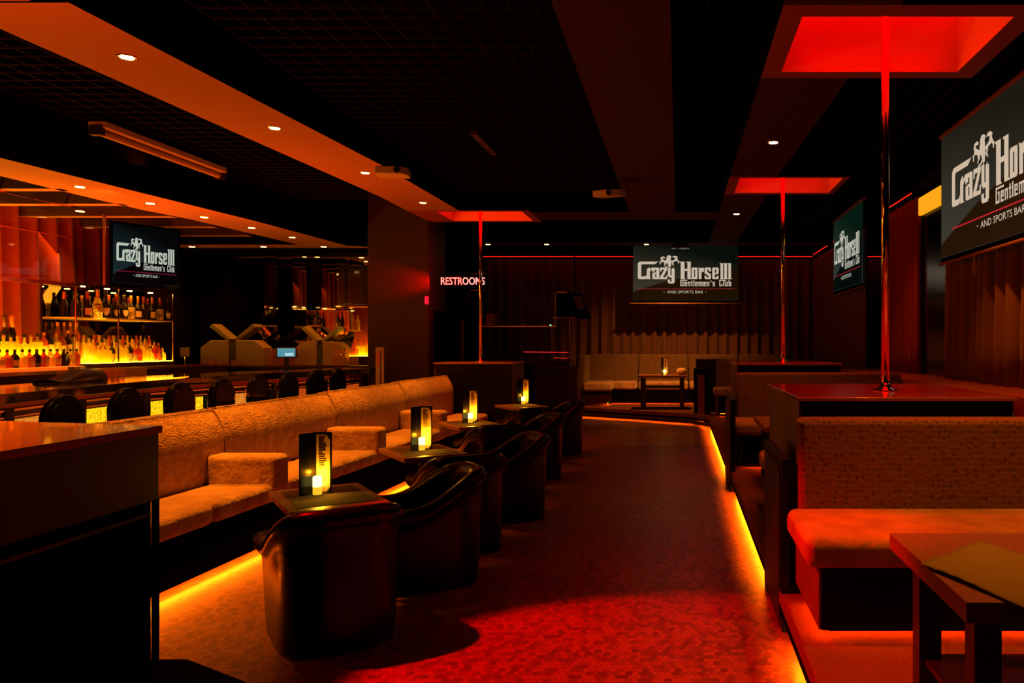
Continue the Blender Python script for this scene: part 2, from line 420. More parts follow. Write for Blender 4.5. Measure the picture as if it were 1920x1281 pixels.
# half wall behind the banquette
o = MB().box(-.30,-.4,0, -.14,7.1,.98).build('wall_partition', 'tan_wood'); struct(o)
SOFA_ROT = -math.radians(2.25); SOFA_ORG = (-3.53, 4.2)
o.location = (*SOFA_ORG, 0); o.rotation_euler = (0,0,SOFA_ROT)

# platforms
PZ = .2
lip = [(.53,1.0),(.53,14.1),(.34,14.6),(-.74,15.4),(-2.15,16.3),(-2.3,17.7),(4.9,17.7),(4.9,1.0)]
o = MB().prism(lip, .12, PZ).build('floor_platform', 'ribbed_carpet', bevel=.015); struct(o)
wallp = [(x,y) for x,y in lip[:6]]
mb = MB()
for (xa,ya),(xb,yb) in zip(wallp[:-1], wallp[1:]):
    d = Vector((xb-xa,yb-ya)).normalized(); nx, ny = d.y*.02, -d.x*.02
    mb.add([(xa,ya,.092),(xb,yb,.092),(xb+nx,yb+ny,.092),(xa+nx,ya+ny,.092),(xa,ya,.13),(xb,yb,.13),(xb+nx,yb+ny,.13),(xa+nx,ya+ny,.13)], [(0,3,2,1),(4,5,6,7),(0,1,5,4),(1,2,6,5),(2,3,7,6),(3,0,4,7)])
struct(mb.build('floor_platform_nosing', 'black_paint'))
inner = [(.63,1.0),(.63,14.15),(.42,14.72),(-.68,15.5),(-2.05,16.4),(-2.1,17.6),(4.8,17.6),(4.8,1.0)]
struct(MB().prism(inner, 0, .12).build('floor_platform_base', 'black_paint'))
struct(MB().prism([(-2.02,3.30),(-1.66,3.08),(-1.1,1.5),(-5.6,1.5),(-5.6,3.30)], 0, PZ).build('floor_counter_platform', 'dark_carpet', bevel=.015))
struct(MB().box(2.5,1.0,PZ, 4.95,17.6,1.1).build('floor_stage', 'stage_floor'))

def led(name, pts, label, mname='led_amber', r=.008, group=None):
    mb = MB().tube(pts, r, 6); o = mb.build(name, mname); return tag(o, label, 'light strip', group)
g_led = 'amber light strips under ledges'
led('light_strip', [(.585,1.2,.115),(.585,3.95,.115)], 'amber light strip under the platform lip beside the nearest booth', group=g_led)
led('light_strip', [(.585,5.0,.115),(.585,8.0,.115)], 'amber light strip under the platform lip between two booth end panels', group=g_led)
led('light_strip', [(.585,9.1,.115),(.585,14.1,.115)], 'amber light strip under the platform lip near the far booth', group=g_led)
led('light_strip', [(.5,14.35,.115),(.36,14.66,.115),(-.71,15.45,.115),(-2.05,16.32,.115)], 'amber light strip under the angled step of the back booth', 'led_back', group=g_led)

# ================================================================== LIGHT FITTINGS
def downlight(x, y, z, label, power, ang=95, group='recessed ceiling downlights', col=AMBER, size=.045):
    t = thing('downlight', label, 'ceiling light', (x,y,z), 0, group)
    MB().lathe([(size+.012,-.006),(size+.016,.0),(size,.001)], n=20, close=False).build('trim_ring', 'brass', t)
    MB().lathe([(size-.004,-.007),(size-.004,.001)], n=20).build('lamp_lens', 'spot_glow', t)
    spot('downlight_or_fill_beam', (x,y,z-.03), (0,0,-1), power, col, ang, .7, .03)
    return t
for (px, py, nm, pw) in [(238,107,'nearest of the row over the long banquette',470),(515,240,'second in the row over the long banquette',430),
                         (685,324,'third in the row over the banquette, beside the projector',370),(793,380,'farthest of the row over the banquette, before the red recess',300)]:
    p = gc(px, py); downlight(p[0], p[1], ZC, 'glowing amber downlight, '+nm, pw, 78, col=(1,.23,.007))
p = gc(1450,267); downlight(p[0], p[1], ZC, 'amber downlight between the two right-hand red recesses', 22)
p = gc(1381,401); downlight(p[0], p[1], ZC, 'amber downlight beyond the farther right-hand red recess', 20)
for px, nm in ((915,'beside the far dance pole'),(1025,'midway above the equipment desk'),(1212,'above the back projection screen')):
    p = ((px-1272)*15.25/F, 15.25); downlight(p[0], p[1], ZC, 'small downlight in the back soffit strip, '+nm, 14)
bl = [(150,350),(282,381),(383,407),(472,427),(548,445)]
nm = ['first from the curtain end','second from the curtain end','third, over the stool row','fourth, over the stool row','last before the corner']
for (px,py), q in zip(bl, nm):
    p = gb(px,py); downlight(p[0], p[1], ZB, 'small downlight in the orange bar soffit, '+q, 16, 80)
for px, q in ((607,'nearest the pillar'),(494,'in the middle'),(360,'nearest the left screen')):
    p = ((px-1272)*12.55/F, 12.55); downlight(p[0], p[1], ZB, 'downlight at the end of the bar before the mirrors, '+q, 45, 95)
for y, q in ((8.0,'partly cut by the frame'),(9.18,'nearer the screen')):
    downlight(-6.85, y-.02, ZB+.0, 'downlight over the red bar curtain, '+q, 14, 100)

for (x_, y_, q, pw) in ((1.55,3.45,'above the nearest booth, out of the picture',230),(.9,2.2,'above the near right table, out of the picture',35),(-.2,15.25,'above the back booth',230),(-.2,15.3,'back folds above the banquette',250),(2.2,6.6,'before the near side curtain',120),(2.0,9.9,'before the red side curtain',40),(1.0,7.8,'above the middle booth',75),(1.0,13.6,'above the far booth',60)):  # added fill beams without fittings, for booths, table and curtains
    if pw: spot('downlight_or_fill_beam', (x_,y_,ZC-.04), (.25 if 'curtain' in q else 0, .8 if 'folds' in q else .3 if 'back' in q else 0,-1), pw, (1,.28,.03) if 'back' in q else (1,.19,.006), 100 if 'curtain' in q else 92 if 'folds' in q else 80, 1.0, .04)
# long fluorescent fitting
t = thing('strip_light_fitting', 'long unlit fluorescent fitting hanging from the black ceiling over the bar', 'light fitting', (-5.0,7.8,3.32))
MB().box(-.08,-.92,.03, .08,.92,.09).build('housing', 'white_box', t, bevel=.01)
MB().lathe([(.03,-.9),(.03,.9)], n=12).build('diffuser', 'tan_panel', t).rotation_euler = (PI/2,0,0)
for s in (-1,1): MB().box(-.05,s*.92-.03,-.035, .05,s*.92+.03,.05).build('end_cap', 'cap_black', t)
for s in (-1,1): MB().tube([(0,s*.6,.09),(0,s*.6,ZT-3.33)], .006, 6).build('hanger', 'black_paint', t)
t = thing('air_diffuser', 'short slotted metal diffuser in the dark grid ceiling', 'vent', (-2.02,8.35,3.56))
MB().box(-.035,-.45,0, .035,.45,.04).build('vent_frame', 'brass', t)
mb = MB()
for k in range(12): mb.box(-.03,-.43+k*.075,-.006, .03,-.40+k*.075,0)
mb.build('grille', 'cap_black', t)

def projector(loc, rz, mname, label, tilt=0):
    t = thing('projector', label, 'projector', loc, rz, 'ceiling projectors')
    MB().prism([(-.16,-.11),(.10,-.13),(.16,-.06),(.16,.12),(-.16,.12)], -.04, .04).build('body', mname, t, bevel=.012)
    o = MB().lathe([(.035,0),(.035,.03),(.028,.035)], n=16).build('lens', 'plastic_black', t); o.location=(.06,-.11,0); o.rotation_euler=(PI/2,0,0)
    MB().lathe([(.015,.04),(.015,ZT-loc[2]-.01)], n=10).build('mount_pole', 'black_paint', t)
    MB().box(-.08,-.06,.04, .08,.06,.055).build('bracket', 'black_paint', t)
    t.rotation_euler = (tilt,0,rz)
    return t
p = pt(737,323,8.2); projector(p, .15, 'white_box', 'pale ceiling projector beside the third banquette downlight')
p = pt(1142,363,9.2); projector(p, -.35, 'white_box', 'pale tilted projector hanging beside the dim middle ceiling band', .12)
p = pt(1276,462,14.2); projector(p, 0, 'plastic_black', 'black projector hanging in front of the back screen')

# ================================================================== SCREENS
LOGO_PARTS = None
def rects(L): return [[(a,b_),(c_,b_),(c_,d),(a,d)] for a,b_,c_,d in L]
def logo_polys():
    P = []
    P += [[(265,402),(288,378),(545,378),(497,412),(322,412),(312,425),(312,572),(368,572),(386,552),(386,592),(372,606),(280,606),(265,592)]]
    P += [[(388,478),(420,452),(432,462),(432,478),(462,452),(478,466),(478,512),(462,512),(458,488),(447,488),(432,505),(432,592),(444,606),(388,606)]]
    P += rects([(472,455,548,482),(472,470,500,506),(518,462,560,606),(490,518,522,536),(465,524,503,600),(474,584,524,606)])
    P += rects([(572,455,668,482),(566,582,668,606),(572,470,590,506),(652,556,668,590)])+[[(630,480),(668,480),(608,584),(566,584)]]
    P += rects([(676,458,713,570),(690,556,735,584),(728,470,770,652),(688,640,758,664),(676,612,708,654)])+[[(728,472),(752,452),(752,472)]]
    P += rects([(853,384,905,606),(944,384,990,606),(900,472,950,500),(840,378,905,390),(930,378,990,390),(853,596,915,606),(944,596,1004,606)])
    P += rects([(1003,464,1037,598),(1050,464,1084,598),(1010,455,1077,482),(1010,580,1077,606)])
    P += rects([(1100,462,1138,606),(1096,455,1112,470),(1138,458,1170,512)])
    P += rects([(1186,455,1262,480),(1180,464,1216,532),(1236,470,1268,504),(1232,534,1268,598),(1186,584,1262,606),(1180,560,1206,596)])+[[(1180,516),(1216,510),(1268,546),(1268,560),(1236,560),(1180,534)]]
    P += rects([(1285,462,1321,598),(1292,455,1366,480),(1340,462,1372,536),(1318,524,1366,542),(1292,584,1366,606),(1344,562,1372,598)])
    P += rects([(1398,402,1434,606),(1450,402,1488,606),(1506,402,1542,606),(1388,400,1434,411),(1440,400,1488,411),(1496,400,1542,411),(1392,598,1552,606)])
    # horses
    def hz(L): return [(560+(x-355)*.8, 297+((y+.5*(x-360))-205)*.378) for x,y in L]
    P += [hz([(430,205),(455,230),(450,262),(425,262),(405,285),(425,320),(470,335),(500,330),(503,400),(472,420),(478,460),(458,482),(448,530),(434,522),(448,470),(438,440),(438,405),(392,405),(378,430),(384,460),(374,505),(364,497),(366,450),(352,430),(364,408),(380,395),(385,340),(373,310),(386,245)])]
    P += [hz([(540,115),(563,140),(562,165),(548,200),(556,250),(552,290),(563,330),(562,400),(552,460),(557,482),(542,512),(532,542),(520,538),(530,505),(520,500),(495,545),(447,574),(446,556),(488,522),(503,482),(516,470),(498,440),(496,400),(474,330),(468,290),(490,230),(474,246),(484,180),(500,130)])]
    P += [hz([(640,85),(668,110),(666,140),(656,150),(668,190),(682,225),(702,240),(692,262),(687,325),(675,322),(670,265),(655,245),(640,262),(602,300),(600,340),(592,385),(607,440),(595,440),(566,400),(580,350),(573,330),(553,320),(560,290),(590,260),(620,210),(628,160),(600,150),(578,168),(580,140),(600,100)])]
    # Gentlemen's Club
    T = 1.5
    G = {'e':(4.2,[(0,0,T,7),(0,5.6,4.2,7),(2.8,3.4,4.2,7),(0,2.9,4.2,4.1),(0,0,4.2,1.3)]),
         'n':(4.4,[(0,0,T,7),(0,5.6,4.4,7),(2.9,0,4.4,7)]), 't':(2.8,[(.6,0,2.1,9),(-.2,5.6,2.8,6.9),(.6,0,2.8,1.3)]),
         'l':(1.6,[(0,0,1.6,9.4)]), 'm':(7.2,[(0,0,T,7),(0,5.6,7.2,7),(2.85,0,4.35,7),(5.7,0,7.2,7)]),
         's':(4,[(0,5.7,4,7),(0,2.9,T,7),(0,2.9,4,4.1),(2.5,0,4,4.1),(0,0,4,1.3)]),
         'u':(4.2,[(0,0,T,7),(2.7,0,4.2,7),(0,0,4.2,1.3)]), 'b':(4.2,[(0,0,T,9.4),(2.7,0,4.2,6.6),(0,5.3,4.2,6.6),(0,0,4.2,1.3)])}
    def word(s, x, base, k):
        out = []
        for ch in s:
            if ch == '`':
                out.append([(x,base-9.4*k),(x+1.6*k,base-9.4*k),(x+2.8*k,base-6.2*k),(x+1.9*k,base-6.2*k)]); x += 4.2*k; continue
            wd, L = G[ch]
            out += [[(x+a*k,base-b_*k),(x+c_*k,base-b_*k),(x+c_*k,base-d*k),(x+a*k,base-d*k)] for a,b_,c_,d in L]
            x += (wd+1.3)*k
        return out
    P += rects([(848,620,862,698),(848,616,940,627),(848,686,892,698),(880,645,892,698),(872,640,892,652)])
    P += word('entlemen`s', 904, 698, 8.1)
    P += rects([(1382,620,1396,698),(1382,616,1475,627),(1382,686,1424,698),(1412,668,1424,698)])
    P += word('lub', 1436, 698, 8.6)
    return P
def font_mesh(text, height=1.0):
    cu = bpy.data.curves.new('t', 'FONT'); cu.body = text; cu.resolution_u = 3; cu.align_x = 'LEFT'
    ob = bpy.data.objects.new('t', cu); C.objects.link(ob); bpy.context.view_layer.update()
    dg = bpy.context.evaluated_depsgraph_get(); me = bpy.data.meshes.new_from_object(ob.evaluated_get(dg))
    vs = [v.co.copy() for v in me.vertices]; fs = [tuple(p.vertices) for p in me.polygons]
    bpy.data.objects.remove(ob); bpy.data.curves.remove(cu); bpy.data.meshes.remove(me)
    x0 = min(v.x for v in vs); x1 = max(v.x for v in vs); y0 = min(v.y for v in vs); y1 = max(v.y for v in vs)
    return [((v.x-x0)/(x1-x0), (v.y-y0)/(y1-y0)) for v in vs], fs
SPORT = font_mesh('AND SPORTS BAR')
def lin(c): return tuple(((x/255)/12.92 if x <= 10 else (((x/255)+.055)/1.055)**2.4) for x in c)
def screen_mats(k, top, low, swoosh, ink, red):
    m = mat('screen_'+k, (.003,.003,.003), .8, spec=0, emit=(1,1,1), strength=1)
    n, l, b = nodes(m); tc = n.new('ShaderNodeTexCoord'); sx = n.new('ShaderNodeSeparateXYZ')
    ad = n.new('ShaderNodeMath'); ad.operation = 'MULTIPLY_ADD'; ad.inputs[1].default_value = -.45
    rp = n.new('ShaderNodeValToRGB')
    rp.color_ramp.elements[0].color = (*lin(low),1); rp.color_ramp.elements[1].color = (*lin(top),1)
    rp.color_ramp.elements[0].position = 0.0; rp.color_ramp.elements[1].position = .85
    l.new(tc.outputs['Generated'], sx.inputs[0]); ad2 = n.new('ShaderNodeMath'); ad2.operation = 'MULTIPLY'; ad2.inputs[1].default_value = .35
    ad3 = n.new('ShaderNodeMath'); ad3.operation = 'MULTIPLY_ADD'; ad3.inputs[1].default_value = .75
    l.new(sx.outputs['X'], ad2.inputs[0]); l.new(sx.outputs['Z'], ad3.inputs[0]); l.new(ad2.outputs[0], ad3.inputs[2])
    l.new(ad3.outputs[0], rp.inputs['Fac']); l.new(rp.outputs['Color'], b.inputs['Emission Color'])
    mat('swoosh_'+k, (.003,.003,.003), .8, spec=0, emit=lin(swoosh), strength=1)
    mat('logo_'+k, (.003,.003,.003), .8, spec=0, emit=lin(ink), strength=1)
    mat('rule_'+k, (.003,.003,.003), .8, spec=0, emit=lin(red), strength=1)
def screen(k, tl, tr, h, label, bars=True, extra=0):
    """tl, tr: top corners; local x runs along the top, z up, the face looks to local -y"""
    tl, tr = Vector(tl), Vector(tr); wd = (tr-tl).length; rz = math.atan2(tr.y-tl.y, tr.x-tl.x)
    t = thing('projection_screen', label, 'screen', (tl.x, tl.y, tl.z-h), rz, 'projection screens')
    kx = wd/(1440+extra); kz = h/735
    def q(x, y, d): return ((x-200+extra)*kx, -d, h-(y-150)*kz)
    MB().box(0,0,0, wd,.012,h).build('screen_surface', 'screen_'+k, t)
    mb = MB()
    sw = [(203-extra,775+extra*.25),(345,725),(670,630),(930,580),(1300,515),(1638,458),(1638,883),(203-extra,883)]
    mb.add([q(x,y,.002) for x,y in sw], [tuple(range(len(sw)))]); mb.build('dark_swoosh', 'swoosh_'+k, t)
    mb = MB()
    for P in logo_polys(): mb.add([q(x,y,.005) for x,y in P], [tuple(range(len(P)))])
    vs, fs = SPORT
    mb.add([q(665+x*495, 792-y*37, .005) for x,y in vs], fs)
    for cx in (625,1197): mb.add([q(cx-6,770,.005),q(cx+6,770,.005),q(cx+6,776,.005),q(cx-6,776,.005)], [(0,1,2,3)])
    lg = mb.build('logo_lettering', 'logo_'+k, t); lg['label'] = 'pale club logo lettering with three rearing horses'
    MB().add([q(265,728,.005),q(1592,728,.005),q(1592,736,.005),q(265,736,.005)], [(0,1,2,3)]).build('red_rule', 'rule_'+k, t)
    if bars:
        MB().tube([(-.04,.02,h+.03),(wd+.04,.02,h+.03)], .035, 12).build('roller_case', 'brass_dull', t)
        for q_ in (.1, wd-.1): MB().tube([(q_,.02,h+.06),(q_,.02,ZT-.01-tl.z+h)], .006, 6).build('hanger', 'black_paint', t)
        MB().box(-.01,0,-.045, wd+.01,.012,0).build('black_border', 'black_paint', t)
        MB().tube([(-.06,.006,-.06),(wd+.06,.006,-.06)], .016, 10).build('bottom_bar', 'brass_dull', t)
    else:
        mb = MB(); e = .03
        mb.box(-e,0,-e, wd+e,.03,0); mb.box(-e,0,h, wd+e,.03,h+e); mb.box(-e,0,0, 0,.03,h); mb.box(wd,0,0, wd+e,.03,h)
        mb.build('frame', 'black_paint', t)
    return t
screen_mats('back', (7,14,8), (62,56,44), (26,15,3), (196,180,160), (150,30,35))
screen_mats('near', (28,24,16), (64,60,50), (36,20,6), (205,183,158), (190,35,40))
screen_mats('far', (4,26,16), (52,60,54), (4,12,10), (190,190,175), (150,25,35))
screen_mats('bar', (1,5,7), (22,46,48), (1,2,4), (185,192,178), (120,25,45))
A = pt(1187,458,16.9); B = pt(1384,456,16.9); screen('back', A, (B.x,B.y,A.z), 1.19, 'wide projection screen with club logo hanging before the back curtain')
SX = 2.8
Ya = SX*F/(1765-1272); Wn = 3.0
screen('near', (SX,Ya,EYE+381*Ya/F), (SX,Ya-Wn,EYE+381*Ya/F), 1.265, 'large angled projection screen with club logo cut by the right edge of the picture', extra=115)
Yb = SX*F/(1563-1272); Yc = SX*F/(1616-1272)
zt = EYE+(643-405)*((Yb+Yc)/2)/F+.02
screen('far', (SX,Yb,3.66), (SX,Yc,3.66), 1.24, 'narrow-looking projection screen with logo on the curtained side wall beyond the poles')
hook = MB().tube([(0,0,0),(0,0,-.12),(.02,0,-.15),(0,0,-.18),(-.02,0,-.15),(0,0,-.12)], .006, 6).build('pull_hook', 'brass_dull'); hook.location = (SX, Ya-.95, EYE+381*Ya/F-1.265-.07)
tag(hook, 'small pull hook under the bottom bar of the large right-hand screen', 'hook')
# bar screen
YA = 9.7; pa = pt(212,424,YA); pb = pt(334,452,YA*1.075)
wb = math.hypot(pb.x-pa.x, pb.y-pa.y)
screen('bar', (pa.x,pa.y,2.95), (pb.x,pb.y,2.95), .72, 'wall screen with club logo above the bottle cabinet', bars=False)

# ================================================================== CURTAINS
def curtain(p0, p1, z0, z1, mname, label, pleat=.16, amp=.05, n_per=8, flare=0.0, group=None, seed=0):
    p0, p1 = Vector(p0), Vector(p1); d = (p1-p0); L = d.length; d.normalize(); nrm = Vector((-d.y, d.x))
    rnd = random.Random(seed); n = int(L/pleat*n_per); rows = []
    cnt = int(L/pleat)+3; offs = [rnd.uniform(.6,1.3) for _ in range(cnt)]; sh = [rnd.uniform(-.3,.3) for _ in range(cnt)]
    zs = [z1-(z1-z0)*k/6 for k in range(7)]
    for k, z in enumerate(zs):
        r = []
        for i in range(n+1):
            s = L*i/n; c_ = s/pleat; ci = int(c_); f = c_-ci
            A_ = offs[ci]*(1-f)+offs[ci+1]*f; S = sh[ci]*(1-f)+sh[ci+1]*f
            ph = 2*PI*(c_+S*(.6+.4*k/6)*.5)
            off = amp*A_*(.7+.5*k/6)*(math.sin(ph)+.3*math.sin(2*ph+1))
            p = p0+d*s+nrm*off
            r.append((p.x,p.y,z))
        rows.append(r)
    o = MB().sheet(rows).build('curtain', mname, smooth=True, solid=.012)
    return tag(o, label, 'curtain', group)
curtain((-4.4,17.9),(4.9,17.9), .2, 3.38, 'curtain_dark', 'long pleated dark curtain across the back wall', .23, .075, seed=1)
curtain((3.05,17.8),(3.05,12.9), 1.1, 3.36, 'curtain_dark', 'pleated side curtain behind the far logo screen', .17, .05, seed=2)
curtain((3.1,11.7),(3.1,10.25), 1.1, 3.38, 'curtain_red', 'dark red side curtain between the large screen and the nearer pole', .15, .05, seed=3)
curtain((3.1,9.25),(3.1,5.2), 1.1, 3.5, 'curtain_dark', 'brown pleated curtain under the large right-hand screen', .26, .095, seed=4)
curtain((-7.85,5.2),(-7.85,10.9), 1.2, 3.5, 'curtain_red', 'tall red curtain behind the bar glass', .25, .13, seed=5)
def pelmet_led(pts, label):
    led('curtain_light_strip', pts, label, 'led_red', .006, 'red light strips above the curtains')
pelmet_led([(-4.3,17.62,3.40),(-2.2,17.62,3.40),(1.2,17.62,3.40),(2.95,17.62,3.40)], 'thin red light strip above the back curtain')
pelmet_led([(2.95,17.6,3.425),(2.95,12.95,3.425)], 'thin red light strip above the side curtain behind the far screen')
pelmet_led([(3.0,11.68,3.425),(3.0,10.3,3.425)], 'thin red light strip above the dark red side curtain')
pelmet_led([(4.0,17.62,3.40),(4.8,17.62,3.40)], 'short red light strip glimpsed through the side curtain gap')
struct(MB().box(-4.4,17.5,3.41, 5.0,18.2,ZT).build('trim_2', 'black_paint'))
struct(MB().box(2.9,5.0,3.44, 5.0,17.5,ZT).build('trim_3', 'black_paint'))
o = MB().box(3.06,9.35,3.12, 3.10,10.2,3.34).build('lightbox', 'yellow_lightbox'); tag(o, 'glowing yellow strip lightbox above the mirror on the side wall', 'light box')
t = thing('wall_mirror_panel', 'tall framed mirror on the side wall below the yellow lightbox', 'mirror', (3.12,9.72,1.1))
MB().box(0,-.46,0, .02,.46,1.98).build('glass', 'mirror_dim', t)
mb = MB(); mb.box(-.01,-.50,0, .03,-.46,2.0); mb.box(-.01,.46,0, .03,.50,2.0); mb.box(-.01,-.46,1.98, .03,.46,2.02); mb.box(-.01,-.46,.96, .03,.46,.99); mb.build('frame', 'black_lacquer', t)

# ================================================================== POLE TABLES
def pole(x, y, z0, z1, label, r=.025):
    t = thing('dance_pole', label, 'pole', (x,y,z0), 0, 'chrome dance poles')
    MB().lathe([(r,0),(r,z1-z0)], n=24).build('shaft', 'chrome', t, smooth=True)
    MB().lathe([(.085,0),(.085,.006),(.05,.016),(.036,.03),(.03,.05)], n=24).build('floor_flange', 'chrome', t, smooth=True)
    return t
def pole_table(x0, x1, y0, y1, z0, z1, label, front='black_lacquer', side='tan_wood'):
    t = thing('stage_counter', label, 'counter', ((x0+x1)/2,(y0+y1)/2,z0), 0, 'square dance pole counters')
    a, b_, h = (x1-x0)/2, (y1-y0)/2, z1-z0
    MB().box(-a,-b_,h-.022, a,b_,h).build('counter_top', 'red_lacquer_top', t, bevel=.004)
    MB().box(-a+.01,-b_+.03,0, a-.01,b_-.03,h-.022).build('body', side, t)
    MB().box(-a+.025,-b_+.012,.0, a-.025,-b_+.03,h-.03).build('front_panel', front, t)
    MB().box(-a-.004,-b_+.10,0.03, -a+.01,b_-.10,h*.6).build('side_panel', side, t, bevel=.003)
    return t
pole_table(.655,1.863,4.39,5.87,PZ,1.2, 'large square pole counter with glossy red-lit top behind the nearest booth')
pole(1.293,5.0,1.2,ZC+.42, 'tall chrome dance pole on the nearest right-hand counter')
pole_table(.655,1.87,9.1,10.1,PZ,1.265, 'square pole counter farther back on the right, dark under a red-edged top')
pole(1.254,9.6,1.265,ZC+.42, 'thinner-looking chrome pole on the farther right-hand counter')
pole_table(-3.48,-2.35,11.35,12.27,0,1.22, 'square pole counter at the end of the long banquette', side='tan_wood')
pole(-2.956,11.95,1.22,ZC+.42, 'chrome pole at the end of the banquette in front of the neon sign')
for nmv, loc in (('a',(1.25,4.93,1.203)),('b',(1.36,4.96,1.203))): pass
# near-left counter
t = thing('wooden_counter', 'large dark counter with polished wooden top at the near left corner', 'counter', (-2.12,3.29,PZ))
H = .96
MB().prism([(0,0),(0,-1.9),(-2.6,-1.9),(-2.6,.62)], H-.03, H).build('counter_top', 'red_lacquer_top', t, bevel=.004)
MB().prism([(-.012,-.01),(-.012,-1.88),(-2.58,-1.88),(-2.58,.58)], H-.30, H-.03).build('fascia', 'maroon_laminate', t)
MB().prism([(-.03,-.03),(-.03,-1.86),(-2.56,-1.86),(-2.56,.55)], 0, H-.30).build('body', 'black_paint', t)
MB().box(-.028,-.03,0, -.014,-.0,H-.30).build('corner_post', 'black_paint', t)
MB().box(-.03,-1.86,H-.36, -.012,-.06,H-.345).build('edge_trim', 'black_panel', t)
MB().lathe([(.05,0),(.05,.006),(.036,.008),(.03,.004)], n=24, close=False).build('pole_socket', 'chrome', t).location = (-.62,-.72,H)

# ================================================================== BANQUETTE (left)
def banquette(i, label):
    y0 = 1.787*i; L = 1.787
    t = thing('banquette_section', label, 'sofa', (*SOFA_ORG, 0), SOFA_ROT, 'sections of the long banquette')
    def loc(mb, *a, **k):
        o = mb.build(*a, parent=t, **k); o.location.y = y0; return o
    # back: slightly reclined
    mb = MB(); nn = 12; t.scale = (1,1,(.972,.984,.996,1.008)[i]); rows = []
    for k in [0,1,2,3,4,5,5.6,6.2,6.8,7.3,7.7,8]:
        z = .46+.565*k/8; xr = .062-.095*max(0, (k/8-.62)/.38)**1.8
        bulge = .022*math.sin(PI*min(1, k/8*.9+.08))
        rows.append([(xr+bulge*min(1, 4*min(q, nn-q)/nn+.25), .008+(L-.016)*q/nn, z) for q in range(nn+1)])
    top = [[(-.03,.008+(L-.016)*q/nn,1.035) for q in range(nn+1)], [(-.12,.008+(L-.016)*q/nn,1.02) for q in range(nn+1)], [(-.13,.008+(L-.016)*q/nn,.46) for q in range(nn+1)]]
    mb.sheet(rows+top)
    for q in (0, nn):
        ring = [r[q] for r in rows+top]; mb.add(ring, [tuple(range(len(ring)))])
    loc(mb, 'backrest', 'sofa_fabric', smooth=True)
    for s in range(2):
        a = y0*0+ (.01 if s == 0 else L/2+.004); b_ = L/2-.004 if s == 0 else L-.01
        if s == 0 and i > 0 and False: a += .1
        mb = MB().box(.08,a,.36, .57,b_,.50); loc(mb, 'seat_cushion', 'sofa_seat_fabric', bevel=.05, seg=4)
    if i < 3:
        mb = MB().box(.06,L-.24,.44, .59,L-.04,.71); loc(mb, 'armrest', 'sofa_seat_fabric', bevel=.045, seg=4)
    loc(MB().box(-.10,0,.06, .53,L,.36), 'base', 'black_paint')
    loc(MB().box(-.06,.02,0, .36,L-.02,.06), 'toe_kick', 'bar_kick')
    return t
bn = ['nearest banquette section beside the wooden counter', 'second banquette section behind the first candle table', 'third banquette section behind the second candle table', 'last banquette section ending at the far pole counter']
for i in range(4): banquette(i, 'orange-lit quilted '+bn[i])
c_, s_ = math.cos(SOFA_ROT), math.sin(SOFA_ROT)
def sofa_pt(x, y, z): return (SOFA_ORG[0]+x*c_-y*s_, SOFA_ORG[1]+x*s_+y*c_, z)
led('light_strip', [sofa_pt(.47,-.1,.05), sofa_pt(.47,7.1,.05)], 'amber light strip under the long banquette base', group=g_led, r=.006)

# ================================================================== CHAIRS
def club_chair(label):
    t = thing('club_chair', label, 'chair', (0,0,0), 0, 'black leather tub chairs')
    path = []
    for k in range(5): path.append((-.30,.30-.32*k/5))
    N = 18
    for k in range(N+1):
        a = PI+PI*k/N; path.append((.30*math.cos(a), -.02+.31*math.sin(a)))
    for k in range(1,6): path.append((.30,-.02+.32*k/5))
    # superellipse the back so it is squarer
    P = []
    for x,y in path:
        if y < -.02:
            a = math.atan2((y+.02)/.31, x/.30); c0, s0 = math.cos(a), math.sin(a); e = .72
            x = .30*math.copysign(abs(c0)**e, c0); y = -.02+.31*math.copysign(abs(s0)**e, s0)
        P.append(Vector((x,y)))
    n = len(P); rows = []
    sec = [(-.012,.012,0),(-.004,.22,0),(.0,-.14,1),(.008,-.065,1),(.036,-.05,1),(.044,-.01,1),(.025,.028,1),(-.015,.038,1),(-.06,.022,1),(-.085,-.02,1),(-.085,-.10,1),(-.095,.36,0)]
    for i, p in enumerate(P):
        d = (P[min(i+1,n-1)]-P[max(i-1,0)]).normalized(); nr = Vector((d.y,-d.x))
        if nr.dot(p-Vector((0,.0))) < 0: nr = -nr
        u = max(0, min(1, (.17-p.y)/.50)); u = u*u*(3-2*u)
        top = .50+.205*u
        top += .02*max(0,(p.y-.22)/.1)
        fl = 1+.7*max(0,(p.y-.2)/.1)*.4
        rows.append([(p.x+nr.x*o*fl, p.y+nr.y*o*fl, (top+h) if f else h) for o,h,f in sec])
    mb = MB().sheet(rows)
    for r in (rows[0], rows[-1]): mb.add(r, [tuple(range(len(r)))])
    mb.build('tub_back', 'black_leather', t, smooth=True, sub=1)
    MB().box(-.21,-.24,.30, .21,.30,.42).build('seat_cushion', 'black_leather', t, bevel=.04, seg=3)
    MB().box(-.225,-.22,.02, .225,.25,.31).build('seat_base', 'black_leather', t, bevel=.02)
    mb = MB().tube([(-.19,.303,.36),(.19,.303,.36)], .007, 6); mb.build('piping', 'black_leather', t)
    for sx in (-1,1):
        for sy in (-1,1): MB().lathe([(.022,0),(.026,.05)], cx=sx*.23, cy=sy*.2, n=10).build('foot', 'cap_black', t)
    return t
ch0 = club_chair('black leather tub chair, its back to us, beside the nearest candle table')
